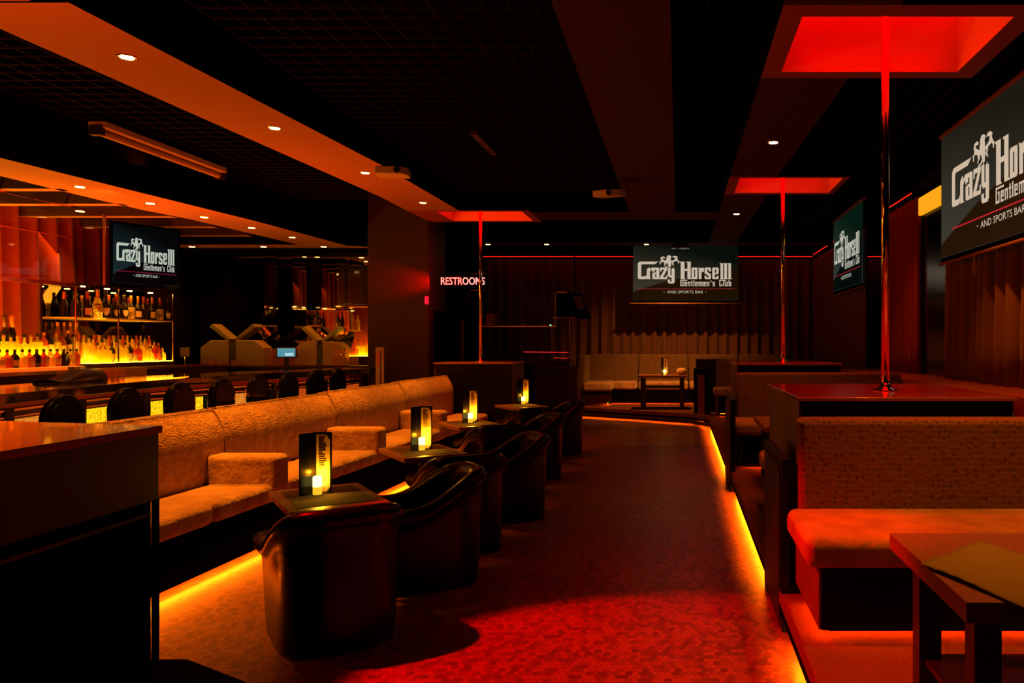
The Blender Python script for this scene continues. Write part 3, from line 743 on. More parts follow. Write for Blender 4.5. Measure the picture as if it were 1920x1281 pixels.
# facing: local +Y is the front
def face(dx, dy): return math.atan2(dy, dx)-PI/2
ch0.location = (-1.76,4.09,0); ch0.rotation_euler = (0,0,face(-.58,.81)); ch0.scale = (.96,.93,.96)
chairs = [(-1.58,5.02,-.85,-.52,'tub chair with curved open seat, second from us, behind the nearest chair'),
 (-1.60,5.86,-.5,.87,'tub chair beside the second candle table, turned toward the banquette'),
 (-1.47,6.86,-.85,-.52,'tub chair on the aisle just past the second candle table'),
 (-1.84,7.95,-.5,.87,'low-showing tub chair tucked in front of the third candle table'),
 (-1.62,8.86,-.85,-.52,'tub chair on the aisle past the third candle table'),
 (-1.88,9.97,-.5,.87,'mostly hidden tub chair before the farthest table of the row'),
 (-1.63,10.82,-.85,-.52,'farthest tub chair of the row, dark against the aisle')]
for x,y,dx,dy,lb in chairs: dup(ch0, (x,y,0), face(dx,dy), 'black leather '+lb, scale=(.95,.96,.97))

# ================================================================== COCKTAIL TABLES with menu and candle
TZ = .67
def cocktail_table(label):
    t = thing('cocktail_table', label, 'table', (0,0,0), 0, 'small wooden tables along the banquette')
    MB().box(-.24,-.35,TZ-.035, .24,.35,TZ).build('tabletop', 'table_wood', t, bevel=.005)
    MB().box(-.19,-.27,TZ, .19,.27,TZ+.002).build('inlay_mat', 'mat_cloth', t)
    MB().lathe([(.035,.03),(.03,TZ-.035)], n=16).build('column', 'dark_wood', t)
    MB().lathe([(.20,0),(.20,.012),(.05,.035)], n=24).build('foot_plate', 'dark_wood', t)
    return t
TR = math.radians(35)
tpos = [(-1.90,4.33,'table nearest us between banquette and first chair'),(-1.97,6.16,'second table along the banquette'),
        (-2.15,8.25,'third table along the banquette'),(-2.06,10.55,'farthest table of the banquette row')]
tb0 = cocktail_table('small wooden candle '+tpos[0][2]); tb0.location = (*tpos[0][:2],0); tb0.rotation_euler=(0,0,TR)
for x,y,lb in tpos[1:]: dup(tb0, (x,y,0), TR, 'small wooden candle '+lb)
def menu(label):
    t = thing('menu_holder', label, 'menu', (0,0,0), 0, 'folded drink menus standing around candles')
    hh = .335
    MB().add([(-.062,-.062,0),(-.056,-.062,0),(-.022,.046,0),(-.028,.050,0),(-.062,-.062,hh),(-.056,-.062,hh),(-.022,.046,hh),(-.028,.050,hh)], [(0,3,2,1),(4,5,6,7),(0,1,5,4),(1,2,6,5),(2,3,7,6),(3,0,4,7)]).build('cover', 'stool_vinyl', t)
    MB().box(-.028,.046,0, .062,.052,hh).build('back_cover', 'plastic_black', t)
    MB().box(-.022,.043,.008, .055,.0455,hh-.012).build('menu_page', 'paper', t)
    mb = MB()
    for k in range(22): mb.box(-.008,.0415,.06+k*.0115, -.008+random.uniform(.02,.045),.0425,.063+k*.0115)
    mb.build('printed_lines', 'ink', t)
    mb = MB(); mb.add([(.034,.041,hh-.012),(.056,.041,hh-.012),(.056,.041,hh-.040)], [(0,1,2)]); mb.add([(.034,.041,.006),(.056,.041,.006),(.056,.041,.034)], [(0,1,2)])
    mb.build('corner_mounts', 'plastic_black', t, solid=.001)
    return t
def candle(label):
    t = thing('led_candle', label, 'candle', (0,0,0), 0, 'glowing pillar candles on tables')
    MB().lathe([(.023,0),(.0235,.004),(.0235,.042)], n=20).build('lower_wax', 'candle_wax', t, smooth=False)
    MB().lathe([(.0235,.042),(.0235,.092),(.020,.098),(.008,.095)], n=20).build('glowing_top', 'candle_glow', t, smooth=False)
    return t
cpos = [(595,928,TZ,'on the nearest cocktail table'),(791,845,TZ,'on the second cocktail table'),(882,793,TZ,'on the third cocktail table'),(981,758,TZ,'on the farthest cocktail table of the row')]
m0 = None
for (px,py,z,lb) in cpos:
    p = gp(px,py,z); rz = math.radians(-4 if px < 950 else -20)
    if m0 is None:
        m0 = menu('tall folded drink menu standing '+lb); k0 = candle('glowing yellow pillar candle '+lb)
        m0.location = (p.x-.002,p.y-.01,z+.003); m0.rotation_euler=(0,0,rz); k0.location = (p.x,p.y,z+.003)
    else:
        dup(m0, (p.x,p.y,z+.003), rz, 'tall folded drink menu standing '+lb); dup(k0, (p.x,p.y,z+.003), 0, 'glowing yellow pillar candle '+lb)
    l = bpy.data.lights.new('candle_light', 'POINT'); l.energy = 1.9; l.color = (1,.40,.008); l.shadow_soft_size = .008
    o = bpy.data.objects.new('candle_light', l); C.objects.link(o); o.location = (p.x+.014, p.y+.010, z+.118)

# ================================================================== RIGHT BOOTHS
def booth_sofa(x0, x1, yf, yb, zs, zt, label, flip=False):
    """yf: front of the seat, yb: face of the back; the seat looks to -Y unless flip"""
    t = thing('booth_sofa', label, 'sofa', (x0,yb,PZ), 0, 'patterned booth sofas')
    W = x1-x0; dpt = yb-yf if not flip else yf-yb; sg = -1 if not flip else 1
    def B(xa, ya, za, xb, yb_, zb): 
        y_0, y_1 = sorted((sg*ya, sg*yb_)); return MB().box(xa,y_0,za, xb,y_1,zb)
    B(.0,-.16,zs-PZ-.12, W,.03,zt-PZ).build('backrest', 'booth_fabric', t, bevel=.035, seg=4)
    B(-.07,-.0,zs-PZ-.14, W,dpt,zs-PZ).build('seat_cushion', 'booth_seat_fabric', t, bevel=.05, seg=4)
    B(.0,-.14,.06, W,dpt-.02,zs-PZ-.14).build('base', 'black_lacquer', t)
    o = B(-.012,-.14,.06, .0,dpt-.03,zs-PZ-.14).build('base_side', 'tan_wood', t); o['label'] = 'lighter wooden side of the base'
    B(.06,-.1,.0, W,dpt-.18,.06).build('plinth', 'black_paint', t)
    if not flip:
        B(.28,dpt-.02,.34, .75,dpt-.012,.345).build('drawer_line', 'brass_dull', t)
        B(.42,dpt-.02,.255, .52,dpt-.008,.262).build('pull', 'brass_dull', t)
    return t
booth_sofa(.62,2.48,3.43,4.10,.66,1.11, 'large patterned booth sofa filling the near right, red-lit along its back')
booth_sofa(.73,2.48,6.62,6.06,.62,1.05, 'booth sofa turned away from us behind the nearest pole counter', True)
booth_sofa(.65,2.48,8.2,8.92,.68,1.165, 'booth sofa with long low back before the farther right-hand counter')
booth_sofa(.73,2.48,10.9,10.3,.62,1.05, 'booth sofa turned away behind the farther counter', True)
booth_sofa(.70,2.48,14.0,14.7,.70,1.19, 'small-looking booth sofa at the far end of the right-hand row')
# long low back continuing beside the stage
def strip_under(x0, x1, y, lb):
    led('light_strip', [(x0,y,PZ+.052),(x1,y,PZ+.052)], lb, 'led_sofa', group=g_led, r=.005)
strip_under(.68,2.4,3.58,'amber light strip under the nearest booth sofa')
strip_under(.70,2.4,8.34,'amber light strip under the middle booth sofa')
strip_under(.74,2.4,14.14,'amber light strip under the farthest booth sofa')
led('light_strip', [(.64,3.5,PZ+.052),(.64,3.98,PZ+.052)], 'short amber light strip under the near booth sofa side', 'led_sofa', group=g_led, r=.004)
def end_panel(x, y0, y1, h, label):
    t = thing('end_panel', label, 'panel', (x,y0,0), 0, 'black booth end panels')
    MB().box(0,0,0.0, .045,y1-y0,h).build('board', 'black_lacquer', t, bevel=.008)
    MB().box(-.006,.07,.04, .0,y1-y0-.06,h-.05).build('woven_inset', 'black_panel', t)
    return t
end_panel(.535,4.14,4.98,.9, 'black upright end panel at the nearest booth on the platform edge')
end_panel(.53,8.05,9.05,.93, 'black upright end panel at the middle booth')
t = thing('end_panel', 'black end panel with reddish glossy inset at the far booth corner', 'panel', (.28,14.72,0), math.radians(-50), 'black booth end panels')
MB().box(0,0,.0, .40,.05,1.03).build('board', 'black_lacquer', t, bevel=.006)
MB().box(.12,-.008,.06, .30,.0,.92).build('glossy_inset', 'red_lacquer_top', t)
t = thing('side_cabinet', 'dark wooden cabinet behind the far end panel', 'cabinet', (.62,15.4,PZ))
MB().box(-.28,-.3,0, .28,.3,.97).build('body', 'maroon_laminate', t); MB().box(-.30,-.32,.97, .30,.32,1.0).build('top', 'tan_wood', t)

def booth_table(x0, x1, y0, y1, z, label, thick=.05):
    t = thing('booth_table', label, 'table', ((x0+x1)/2,(y0+y1)/2,PZ), 0, 'low booth tables')
    a, b_ = (x1-x0)/2, (y1-y0)/2; h = z-PZ
    MB().box(-a,-b_,h-thick, a,b_,h).build('tabletop', 'grained_wood', t, bevel=.003)
    for s in (-1,1):
        mb = MB(); mb.box(-a+.06,s*(b_-.14)-.04,0, -a+.14,s*(b_-.14)+.04,h-thick); mb.build('leg', 'dark_wood', t)
        mb = MB(); mb.box(a-.14,s*(b_-.14)-.04,0, a-.06,s*(b_-.14)+.04,h-thick); mb.build('leg', 'dark_wood', t)
    MB().box(-a+.08,-b_+.14,.14, a-.08,b_-.14,.16).build('lower_shelf', 'dark_wood', t)
    return t
booth_table(.81,1.75,2.25,3.07,.77, 'low booth table with a cloth napkin at the near right corner', .06)
booth_table(.75,1.65,6.95,7.95,.77, 'low booth table between the two right-hand counters')
booth_table(.75,1.65,11.7,12.9,.77, 'low booth table beyond the farther right-hand counter')
# napkin lying on the near table
mb = MB()
q0 = gp(1725,1060,.773); q1 = gp(1838,1017,.773); q2 = gp(2060,1085,.773); q3 = gp(1950,1155,.773)
rows = []
for j in range(15):
    r = []
    for i in range(15):
        u, v = i/14, j/14
        p = q0*(1-u)*(1-v)+q1*u*(1-v)+q2*u*v+q3*(1-u)*v
        r.append((p.x, p.y, .775+.004*(math.sin(u*9+v*5)+1)*(.4+.6*math.sin(v*PI))+.003*math.sin(v*23+u*7)**2))
    rows.append(r)
o = mb.sheet(rows).build('napkin', 'napkin_cloth', smooth=True, solid=.002); tag(o, 'tan cloth napkin spread across the near right booth table', 'napkin')

# ================================================================== BACK BOOTH
t = thing('corner_banquette', 'wide L-shaped upholstered banquette against the back curtain', 'sofa', (-2.07,16.6,PZ))
MB().box(0,-.1,.25, .14,1.0,1.05).build('side_backrest', 'booth_fabric', t, bevel=.04, seg=3)
MB().box(.10,-.15,.30, .70,.9,.48).build('seat_cushion', 'sofa_seat_fabric', t, bevel=.05, seg=3)
for k in range(4):
    MB().box(.10+k*1.1,.86,.30, 1.18+k*1.1,1.06,1.05).build('backrest', 'booth_fabric', t, bevel=.04, seg=3)
    MB().box(.12+k*1.1+(.55 if k == 0 else 0),.36,.30, 1.18+k*1.1,.9,.48).build('seat_cushion', 'sofa_seat_fabric', t, bevel=.05, seg=3)
MB().box(.04,-.1,.06, .66,.8,.30).build('base', 'maroon_laminate', t)
MB().box(.66,.42,.06, 4.5,.9,.30).build('long_base', 'black_lacquer', t)
MB().box(.66,.42,.035, 4.5,.44,.06).build('skirt', 'black_lacquer', t); MB().box(.62,-.1,.035, .66,.44,.06).build('skirt', 'black_lacquer', t)
led('light_strip', [(-1.46,16.55,PZ+.05),(-1.46,17.1,PZ+.05),(2.2,17.1,PZ+.05)], 'amber light strip under the back banquette', 'led_back', group=g_led, r=.006)
t = thing('booth_table', 'table with candle in the back booth', 'table', (-.31,15.75,PZ), 0, 'low booth tables')
MB().box(-.47,-.3,.62, .47,.3,.67).build('tabletop', 'grained_wood', t, bevel=.004)
for s in (-1,1): MB().box(s*.38-.045,-.22,0, s*.38+.045,.22,.62).build('leg', 'dark_wood', t)
MB().box(-.38,-.15,.42, .38,.15,.46).build('crossbar', 'dark_wood', t)
dup(m0, (-.27,15.72,PZ+.672), -.1, 'tall folded drink menu standing on the back booth table')
dup(k0, (-.27,15.72,PZ+.672), 0, 'glowing yellow pillar candle on the back booth table')
o = MB().lathe([(.07,0),(.10,.03),(.10,.10),(.06,.13),(.02,.135)], n=20).build('round_cushion', 'sofa_seat_fabric', smooth=True); o.location=(.06,15.75,PZ+.67); tag(o, 'small round covered bowl beside the candle on the back booth table', 'bowl')
led('light_strip', [(.68,2.95,.0),(.681,2.95,.0)], None, r=.0001) if False else None

# ================================================================== BAR
outer = [(-4.82,5.0),(-4.9,5.9),(-5.1,6.9),(-5.22,8.1),(-5.1,9.5),(-4.85,10.3),(-4.74,10.95),(-4.5,11.6),(-4.5,12.2)]
innr = [(-5.1,12.2),(-5.3,11.3),(-5.75,10.4),(-6.0,9.2),(-6.0,7.6),(-5.75,5.0)]
def inset(P, d): return [(x-d, y) for x,y in P]
t = thing('bar_counter', 'long curved bar with black stone top and glowing yellow front panels', 'bar', (0,0,0))
MB().prism(outer+innr, 1.05, 1.128).build('stone_top', 'granite', t, bevel=.008)
def wallstrip(P, z0, z1, th=.03):
    mb = MB()
    for a, b_ in zip(P[:-1], P[1:]):
        mb.add([(a[0],a[1],z0),(b_[0],b_[1],z0),(b_[0],b_[1],z1),(a[0],a[1],z1),(a[0]-th,a[1],z0),(b_[0]-th,b_[1],z0),(b_[0]-th,b_[1],z1),(a[0]-th,a[1],z1)],
               [(0,1,2,3),(4,7,6,5),(0,4,5,1),(3,2,6,7),(0,3,7,4),(1,5,6,2)])
    return mb
face_ = inset(outer, .30)
wallstrip(face_, .985, 1.05).build('fascia', 'bar_fascia', t)
wallstrip(inset(outer,.28), .958, .975, .06).build('upper_rail', 'warm_satin', t)
wallstrip(inset(outer,.285), .917, .958, .06).build('dark_rail', 'black_lacquer', t)
wallstrip(inset(outer,.28), .905, .917, .06).build('lower_rail', 'warm_satin', t)
wallstrip(inset(outer,.33), 0, .895, .03).build('kick_wall', 'dark_wood', t)
def along(P, s):
    for a, b_ in zip(P[:-1], P[1:]):
        d = math.hypot(b_[0]-a[0], b_[1]-a[1])
        if s <= d: return (a[0]+(b_[0]-a[0])*s/d, a[1]+(b_[1]-a[1])*s/d, math.atan2(b_[1]-a[1], b_[0]-a[0]))
        s -= d
    return (*P[-1], 0)
s = .35; fp = inset(outer, .325); pn = 0
while s < 6.6:
    x0_, y0_, _ = along(fp, s); x1_, y1_, _ = along(fp, s+.86); xm, ym, _ = along(fp, s+.43)
    wallstrip([(x0_,y0_),(xm,ym),(x1_,y1_)], .25, .885, .01).build('lit_panel', 'bar_panel_'+['orange','orange','yellow','yellow','orange','deep','deep'][min(pn,6)], t); pn += 1
    x_, y_, a_ = along(fp, s+.93)
    MB().box(x_-.02,y_-.045,.1, x_+.06,y_+.045,.985).build('post', 'black_lacquer', t)
    s += 1.0
area('bar_front_glow', (-4.9,8.2,.82), (1,0,.15), 4.5, .15, 2, (1,.42,.03)).rotation_euler = Vector((1,0,.25)).to_track_quat('-Z','Y').to_euler()
q_ = .5
while q_ < 6.8:
    x_, y_, a_ = along(inset(outer,.05), q_)
    o = area('added_fascia_light', (x_,y_,1.045), (-.8,0,-.6), .04, .55, .9, (1,.16,.01)); o.rotation_euler = (Matrix.Rotation(a_-PI/2,4,'Z') @ Vector((-.8,0,-.6)).to_track_quat('-Z','Y').to_matrix().to_4x4()).to_euler()  # unseen lights added under the slab to brighten the fascia
    q_ += .6
# stools
def stool(label):
    t = thing('bar_stool', label, 'bar stool', (0,0,0), 0, 'black bar stools along the bar')
    mb = MB(); prof = []
    for k in range(17):
        a = PI*k/16; prof.append((-.19*math.cos(a), .93+.19*math.sin(a)))
    prof = [(-.15,.72),(-.185,.82)]+prof+[(.185,.82),(.15,.72)]
    # local: back plane is x = 0, y across
    n = len(prof); mb.add([(.0,y,z) for y,z in prof]+[(.055,y*.96,z-.0) for y,z in prof], [tuple(range(n)), tuple(range(2*n-1,n-1,-1))]+[(i,(i+1)%n,(i+1)%n+n,i+n) for i in range(n)])
    mb.build('backrest', 'stool_vinyl', t, bevel=.018, seg=3)
    mb = MB(); pr = [(y*.78, .93+(z-.93)*.8) for y,z in prof]
    mb.add([(.056,y,z) for y,z in pr]+[(.066,y*.94,z) for y,z in pr], [tuple(range(n)), tuple(range(2*n-1,n-1,-1))]+[(i,(i+1)%n,(i+1)%n+n,i+n) for i in range(n)])
    mb.build('back_pad', 'stool_vinyl', t, bevel=.004)
    MB().lathe([(.17,.70),(.2,.72),(.2,.77),(.17,.785)], cx=-.17, n=24).build('seat', 'seat_red', t, smooth=False)
    MB().lathe([(.03,.02),(.03,.70)], cx=-.17, n=12).build('stem', 'chrome', t)
    MB().lathe([(.21,0),(.21,.012),(.04,.03)], cx=-.17, n=24).build('floor_disc', 'chrome', t)
    MB().tube([(-.17+.15*math.cos(a*PI/8), .15*math.sin(a*PI/8), .3) for a in range(17)], .01, 6).build('foot_ring', 'chrome', t)
    return t
spx = [112,232,332,411,480,537,588,630]; spy = [740,727,717,709,703,698,694,690]
sn = ['nearest bar stool, by the wooden counter','second bar stool from the wooden counter','third bar stool from the wooden counter','fourth bar stool from the wooden counter','fifth bar stool, past the middle of the bar','sixth bar stool, third from the pillar','seventh bar stool, second from the pillar','last bar stool, nearest the pillar']
st0 = None
for i, px in enumerate(spx):
    Y = 4.62*F/(1272-px); zt_ = EYE-(spy[i]-643)*Y/F; k = zt_/1.12
    if st0 is None: st0 = stool('black round-backed '+sn[0]); st0.location = (-4.62,Y,0); st0.rotation_euler=(0,0,-.10); st0.scale=(1,1,k)
    else: dup(st0, (-4.62,Y,0), -.10, 'black round-backed '+sn[i], scale=(1,1,k))

# back bar
t = thing('back_bar', 'lit stepped back bar counter behind the bar', 'counter', (0,0,0))
MB().box(-7.75,5.2,0, -7.0,12.4,1.16).build('cabinet', 'maroon_laminate', t)
MB().box(-7.22,5.2,1.16, -7.02,9.48,1.222).build('lower_step', 'glass_pane', t)
MB().box(-7.55,5.2,1.16, -7.25,9.48,1.34).build('upper_step', 'dark_wood', t)
o = MB().box(-7.245,5.2,1.17, -7.235,9.48,1.335).build('step_glow', 'step_glow', t)
MB().box(-7.55,5.2,1.34, -7.25,9.48,1.348).build('lit_shelf', 'shelf_glow', t)
MB().box(-7.22,5.2,1.222, -7.04,9.48,1.228).build('lit_lower_shelf', 'step_glow', t)
MB().box(-7.02,5.2,1.15, -6.99,12.4,1.19).build('front_edge', 'brass', t)
t = thing('bottle_cabinet', 'open glass and metal bottle cabinet lit from below', 'cabinet', (-7.35,10.42,1.16))
MB().box(-.20,-.92,.0, .20,.90,.085).build('base_box', 'maroon_laminate', t)
MB().box(-.20,-.60,.085, .20,.90,.092).build('lit_base', 'shelf_glow', t)
MB().box(-.20,-.92,.635, .20,.90,.65).build('middle_shelf', 'shelf_edge', t)
MB().box(-.20,-.92,1.03, .20,.90,1.045).build('top_panel', 'smoked_glass', t)
MB().box(-.215,-.92,.09, -.205,.90,1.03).build('mirror_back', 'mirror', t)
for y in (-.92, -.2, .90): MB().box(.19,y-.006,.0, .202,y+.006,1.04).build('post', 'brass', t)
MB().box(.19,-.92,1.03, .203,.90,1.05).build('top_rail', 'brass', t)
for k in range(4): 
    o = MB().lathe([(.03,-.004),(.03,.002)], cx=0, n=16).build('cabinet_lamp', 'spot_glow', t); o.location = (.05,-.62+.42*k,1.028)
area('cabinet_top_light', (-7.3,10.4,2.17), (0.1,0,-1), .25, 1.7, 14, (1,.33,.015))
area('shelf_glow_light', (-7.0,9.9,1.62), (-1,0,-.7), .2, 3.2, 7.0, (1,.38,.015))
t = thing('bar_glass_screen', 'frameless glass panel with bright metal rails in front of the red curtain', 'glass panel', (0,0,0))
MB().box(-6.66,5.2,2.17, -6.655,9.28,2.99).build('glass', 'clear_pane', t)
MB().box(-6.67,5.2,2.985, -6.645,9.28,3.0).build('top_rail', 'brass', t)
MB().box(-6.67,9.27,2.17, -6.645,9.285,3.0).build('end_post', 'brass', t)
MB().box(-7.16,5.2,2.16, -7.10,9.5,2.20).build('middle_rail', 'brass', t)
MB().tube([(-7.5,5.2,2.80),(-7.5,9.9,2.80)], .008, 6).build('curtain_rod', 'red_rod', t)

# bottles -----------------------------------------------------------
def bottle(kind, glass, capm, labm, label, group, h=.30, r=.038, parts=True):
    t = thing('bottle', label, 'bottle', (0,0,0), 0, group)
    if kind == 'champagne':
        pr = [(r,0),(r*1.05,.02),(r*1.05,h*.42),(r*.85,h*.55),(r*.42,h*.72),(r*.34,h*.85),(r*.34,h*.97)]
        body = MB().lathe(pr, n=14).build('glass_body', glass, t, smooth=True)
        MB().lathe([(r*.46,h*.70),(r*.38,h*.86),(r*.44,h*.95),(r*.40,h),(r*.2,h*1.005)], n=12).build('foil', capm, t, smooth=True)
    elif kind == 'square':
        MB().box(-r,-r,0, r,r,h*.62).build('glass_body', glass, t, bevel=.01)
        MB().lathe([(r*.9,h*.61),(r*.5,h*.70),(r*.32,h*.74),(r*.32,h*.88)], n=12).build('neck', glass, t, smooth=True)
        MB().lathe([(r*.38,h*.86),(r*.38,h)], n=12).build('cap', capm, t)
    elif kind == 'round':
        pr = [(r*.9,0),(r*1.15,h*.12),(r*1.2,h*.34),(r*.95,h*.5),(r*.4,h*.6),(r*.33,h*.68),(r*.33,h*.86)]
        MB().lathe(pr, n=14).build('glass_body', glass, t, smooth=True)
        MB().lathe([(r*.4,h*.85),(r*.45,h*.93),(r*.3,h)], n=12).build('cap', capm, t)
    else:
        pr = [(r,0),(r,h*.60),(r*.8,h*.68),(r*.36,h*.76),(r*.32,h*.9)]
        MB().lathe(pr, n=14).build('glass_body', glass, t, smooth=True)
        MB().lathe([(r*.38,h*.88),(r*.38,h)], n=12).build('cap', capm, t)
    if labm:
        mb = MB(); R = r*1.06 if kind != 'square' else r*1.0; n = 8
        z0, z1 = (h*.10,h*.36) if kind == 'champagne' else (h*.14,h*.44)
        if kind == 'round': R = r*1.22
        if labm == 'label_floral': z0, z1 = 0.01, h*.5
        if kind == 'square':
            mb.box(r,-r*.7,z0, r+.002,r*.7,z1); mb.box(-r*.7,-r-.002,z0, r*.7,-r,z1)
        elif labm == 'label_white' and kind == 'champagne':   # shield
            pts = []
            for k in range(n+1):
                a = -1.35+1.5*k/n; e = abs(k-n/2)/(n/2)
                pts.append((a, z0+(z1-z0)*e*e*.6, z1))
            mb.sheet([[(R*math.cos(a),R*math.sin(a),zb) for a,zb,_ in pts],[(R*math.cos(a),R*math.sin(a),zz) for a,_,zz in pts]])
        else:
            rr = [-1.5+1.8*k/n for k in range(n+1)] if labm != 'label_floral' else [-PI+2*PI*k/16 for k in range(17)]
            mb.sheet([[(R*math.cos(a),R*math.sin(a),z) for a in rr] for z in (z0,z1)])
        mb.build('paper_label', labm, t, solid=0)
    return t
protos = {}
def put(kind, glass, capm, labm, label, group, h, r, loc):
    key = (kind, glass, capm, labm, h, r)
    if key not in protos:
        protos[key] = bottle(kind, glass, capm, labm, label, group, h, r); protos[key].location = loc
        protos[key].rotation_euler = (0,0,random.uniform(-.2,.2))
        return protos[key]
    return dup(protos[key], loc, random.uniform(-.25,.25), label, group)
# champagne shelf: x position in the row read from the photograph
top_z = 1.16+.65
row = [(140,'champagne','glass_dark','cap_black',None,'dark unlabelled champagne bottle at the left end of the top shelf'),
 (164,'champagne','glass_dark','foil_red','label_cream','dark champagne bottle with square cream label, leftmost labelled on the top shelf'),
 (183,'champagne','glass_yellow','foil_gold','label_floral','tall gold champagne bottle patterned all over on the top shelf'),
 (198,'champagne','glass_dark','cap_black','label_white','shield-labelled champagne bottle right beside the tall gold one'),
 (218,'champagne','glass_dark','foil_red','label_white','brightest white shield-labelled champagne bottle in the middle of the top shelf'),
 (233,'champagne','glass_dark','cap_black','label_white','shield-labelled champagne bottle left of the first dark patterned one'),
 (246,'champagne','glass_dark','foil_gold','label_floral','dark patterned champagne bottle right of the shield labels'),
 (259,'champagne','glass_dark','foil_gold','label_cream','gold-foiled champagne bottle with cream label between plain and patterned bottles'),
 (269,'champagne','glass_dark','foil_red',None,'plain dark red-foiled champagne bottle on the top shelf'),
 (285,'champagne','glass_dark','foil_gold','label_cream','gold-foiled champagne bottle with wide cream label near the right end'),
 (300,'champagne','glass_dark','foil_red','label_floral','dark patterned champagne bottle second from the right end of the top shelf'),
 (314,'champagne','glass_dark','cap_black','label_white','shield-labelled champagne bottle at the right end of the top shelf')]
for px, kd, gl, cp, lb_, lab in row:
    X = -7.23; Y = 7.23*F/(1272-px); big = 'tall gold' in lab
    put(kd, gl, cp, lb_, lab, 'champagne bottles on the top shelf', .36 if big else .315, .05 if big else .042, (X,Y,top_z))
for k in range(9):
    put('champagne','glass_dark','cap_black' if k%2 else 'foil_red',None,'dark champagne bottle in the back row of the top shelf','dark champagne bottles in the back row',.31,.04,(-7.42,9.66+.19*k,top_z))
# lit lower shelf of the cabinet
lz = 1.16+.093
gl_cycle = ['glass_yellow','glass_clear','glass_amber','glass_yellow','glass_clear','glass_amber']
for k in range(16):
    Y = 9.92+.083*k; g = ['glass_yellow','glass_yellow','glass_yellow','glass_dark','glass_yellow','glass_yellow','glass_yellow','glass_dark','glass_amber','glass_red','glass_clear','glass_yellow','glass_clear','glass_red','glass_amber','glass_clear'][k]
    kd = ['square','square','square','tall','square','tall','tall','tall','round','square','tall','square','round','tall','square','round'][k]
    nmg = {'glass_yellow':'glowing yellow','glass_dark':'dark','glass_amber':'amber','glass_red':'red','glass_clear':'pale clear'}[g]
    put(kd, g, 'foil_gold' if k%3 else 'cap_black', 'label_cream' if g in ('glass_dark','glass_amber') else None, f'{nmg} {kd} bottle in the front row of the lit cabinet shelf', f'{nmg} {kd} bottles, front row of the lit shelf', .25 if kd != 'round' else .20, .036, (-7.2,Y,lz))
for k in range(15):
    Y = 9.96+.083*k; g = ['glass_clear','glass_yellow','glass_amber','glass_yellow','glass_clear'][k%5]; nmg = {'glass_yellow':'glowing yellow','glass_amber':'amber','glass_clear':'pale clear'}[g]
    put('round' if k%4 == 1 else 'tall', g, ['foil_gold','foil_red','cap_black'][k%3], 'label_cream' if k%3 == 0 else None, f'{nmg} bottle in the middle row of the lit cabinet shelf', f'{nmg} bottles, middle row of the lit shelf', .29, .035, (-7.29,Y,lz))
for k in range(18):
    Y = 9.66+.088*k; g = gl_cycle[k%6]; nmg = {'glass_yellow':'glowing yellow','glass_dark':'dark','glass_amber':'amber','glass_red':'red','glass_clear':'pale clear'}[g]
    put('tall', g, ['foil_gold','cap_black','foil_red'][k%3], 'label_cream' if k%2 else None, f'{nmg} tall bottle in the back row of the lit cabinet shelf', f'{nmg} tall bottles, back row of the lit shelf', .345, .036, (-7.38,Y,lz))
# stepped shelves
for k in range(15):
    Y = 8.45+.092*k
    if k < 8: g, kd, h = ('glass_yellow','round',.24) if k%2 else ('glass_clear','round',.25)
    else: g, kd, h = (('glass_amber','tall',.27),('glass_dark','tall',.30),('glass_yellow','square',.26))[k%3]
    nmg = {'glass_yellow':'glowing yellow','glass_dark':'dark','glass_amber':'amber','glass_clear':'pale clear'}[g]
    put(kd, g, 'foil_gold' if k%2 else 'cap_black', 'label_cream' if k > 8 else None, f'{nmg} {kd} bottle on the upper step before the red curtain', f'{nmg} {kd} bottles on the upper step', h, .04, (-7.36,Y,1.349))
for k in range(13):
    Y = 8.3+.098*k; g = ['glass_red','glass_clear','glass_amber','glass_dark','glass_clear','glass_amber','glass_dark'][k%7]
    nmg = {'glass_red':'red','glass_dark':'dark','glass_amber':'amber','glass_clear':'pale clear'}[g]
    put('square' if k%3 else 'tall', g, 'cap_black', 'label_cream' if k%2 else None, f'{nmg} bottle on the lower step of the back bar', f'{nmg} bottles on the lower step', .20, .04, (-7.13,Y,1.229))
for px, c_ in ((9,'cap_black'),(22,'foil_gold')):
    put('champagne','glass_dark',c_,'label_cream', 'tall dark bottle with '+('gold' if c_=='foil_gold' else 'black')+' cap rising above the stepped shelf','tall dark bottles above the stepped shelf',.46,.05,(-7.48,7.48*F/(1272-px),1.349))
for k in range(4):
    put('tall','glass_amber','foil_gold','label_cream','tall brown bottle with gold cap beside the bottle cabinet','tall brown gold-capped bottles beside the cabinet',.40,.038,(-7.45,9.6+.10*k,1.349))

# stem glasses on the bar's inner ledge
t = thing('glass_rack', 'clear tray of glasses behind the bar top', 'tray', (-6.25,8.6,1.02))
MB().box(-.2,-.55,0, .2,.5,.02).build('tray_floor', 'tan_panel', t); MB().box(-.2,.49,.02, .2,.5,.20).build('tray_end', 'glass_ware', t)
t = thing('rail_counter', 'working ledge on the inner side of the bar', 'counter', (0,0,0))
MB().box(-6.5,5.2,.98, -6.02,11.2,1.02).build('ledge', 'dark_wood', t); MB().box(-6.45,5.2,.0, -6.05,11.2,.98).build('body', 'black_paint', t)
def wine(label):
    t = thing('wine_glass', label, 'glass', (0,0,0), 0, 'stemmed glasses in the tray behind the bar')
    MB().lathe([(.03,0),(.03,.003),(.004,.008),(.004,.08),(.02,.095),(.036,.13),(.033,.175)], n=14, close=False).build('bowl_and_stem', 'glass_ware', t, smooth=True)
    return t
g0 = wine('stemmed glass among the crowded tray of glasses behind the bar')
g0.location = (-6.15,8.2,1.04)
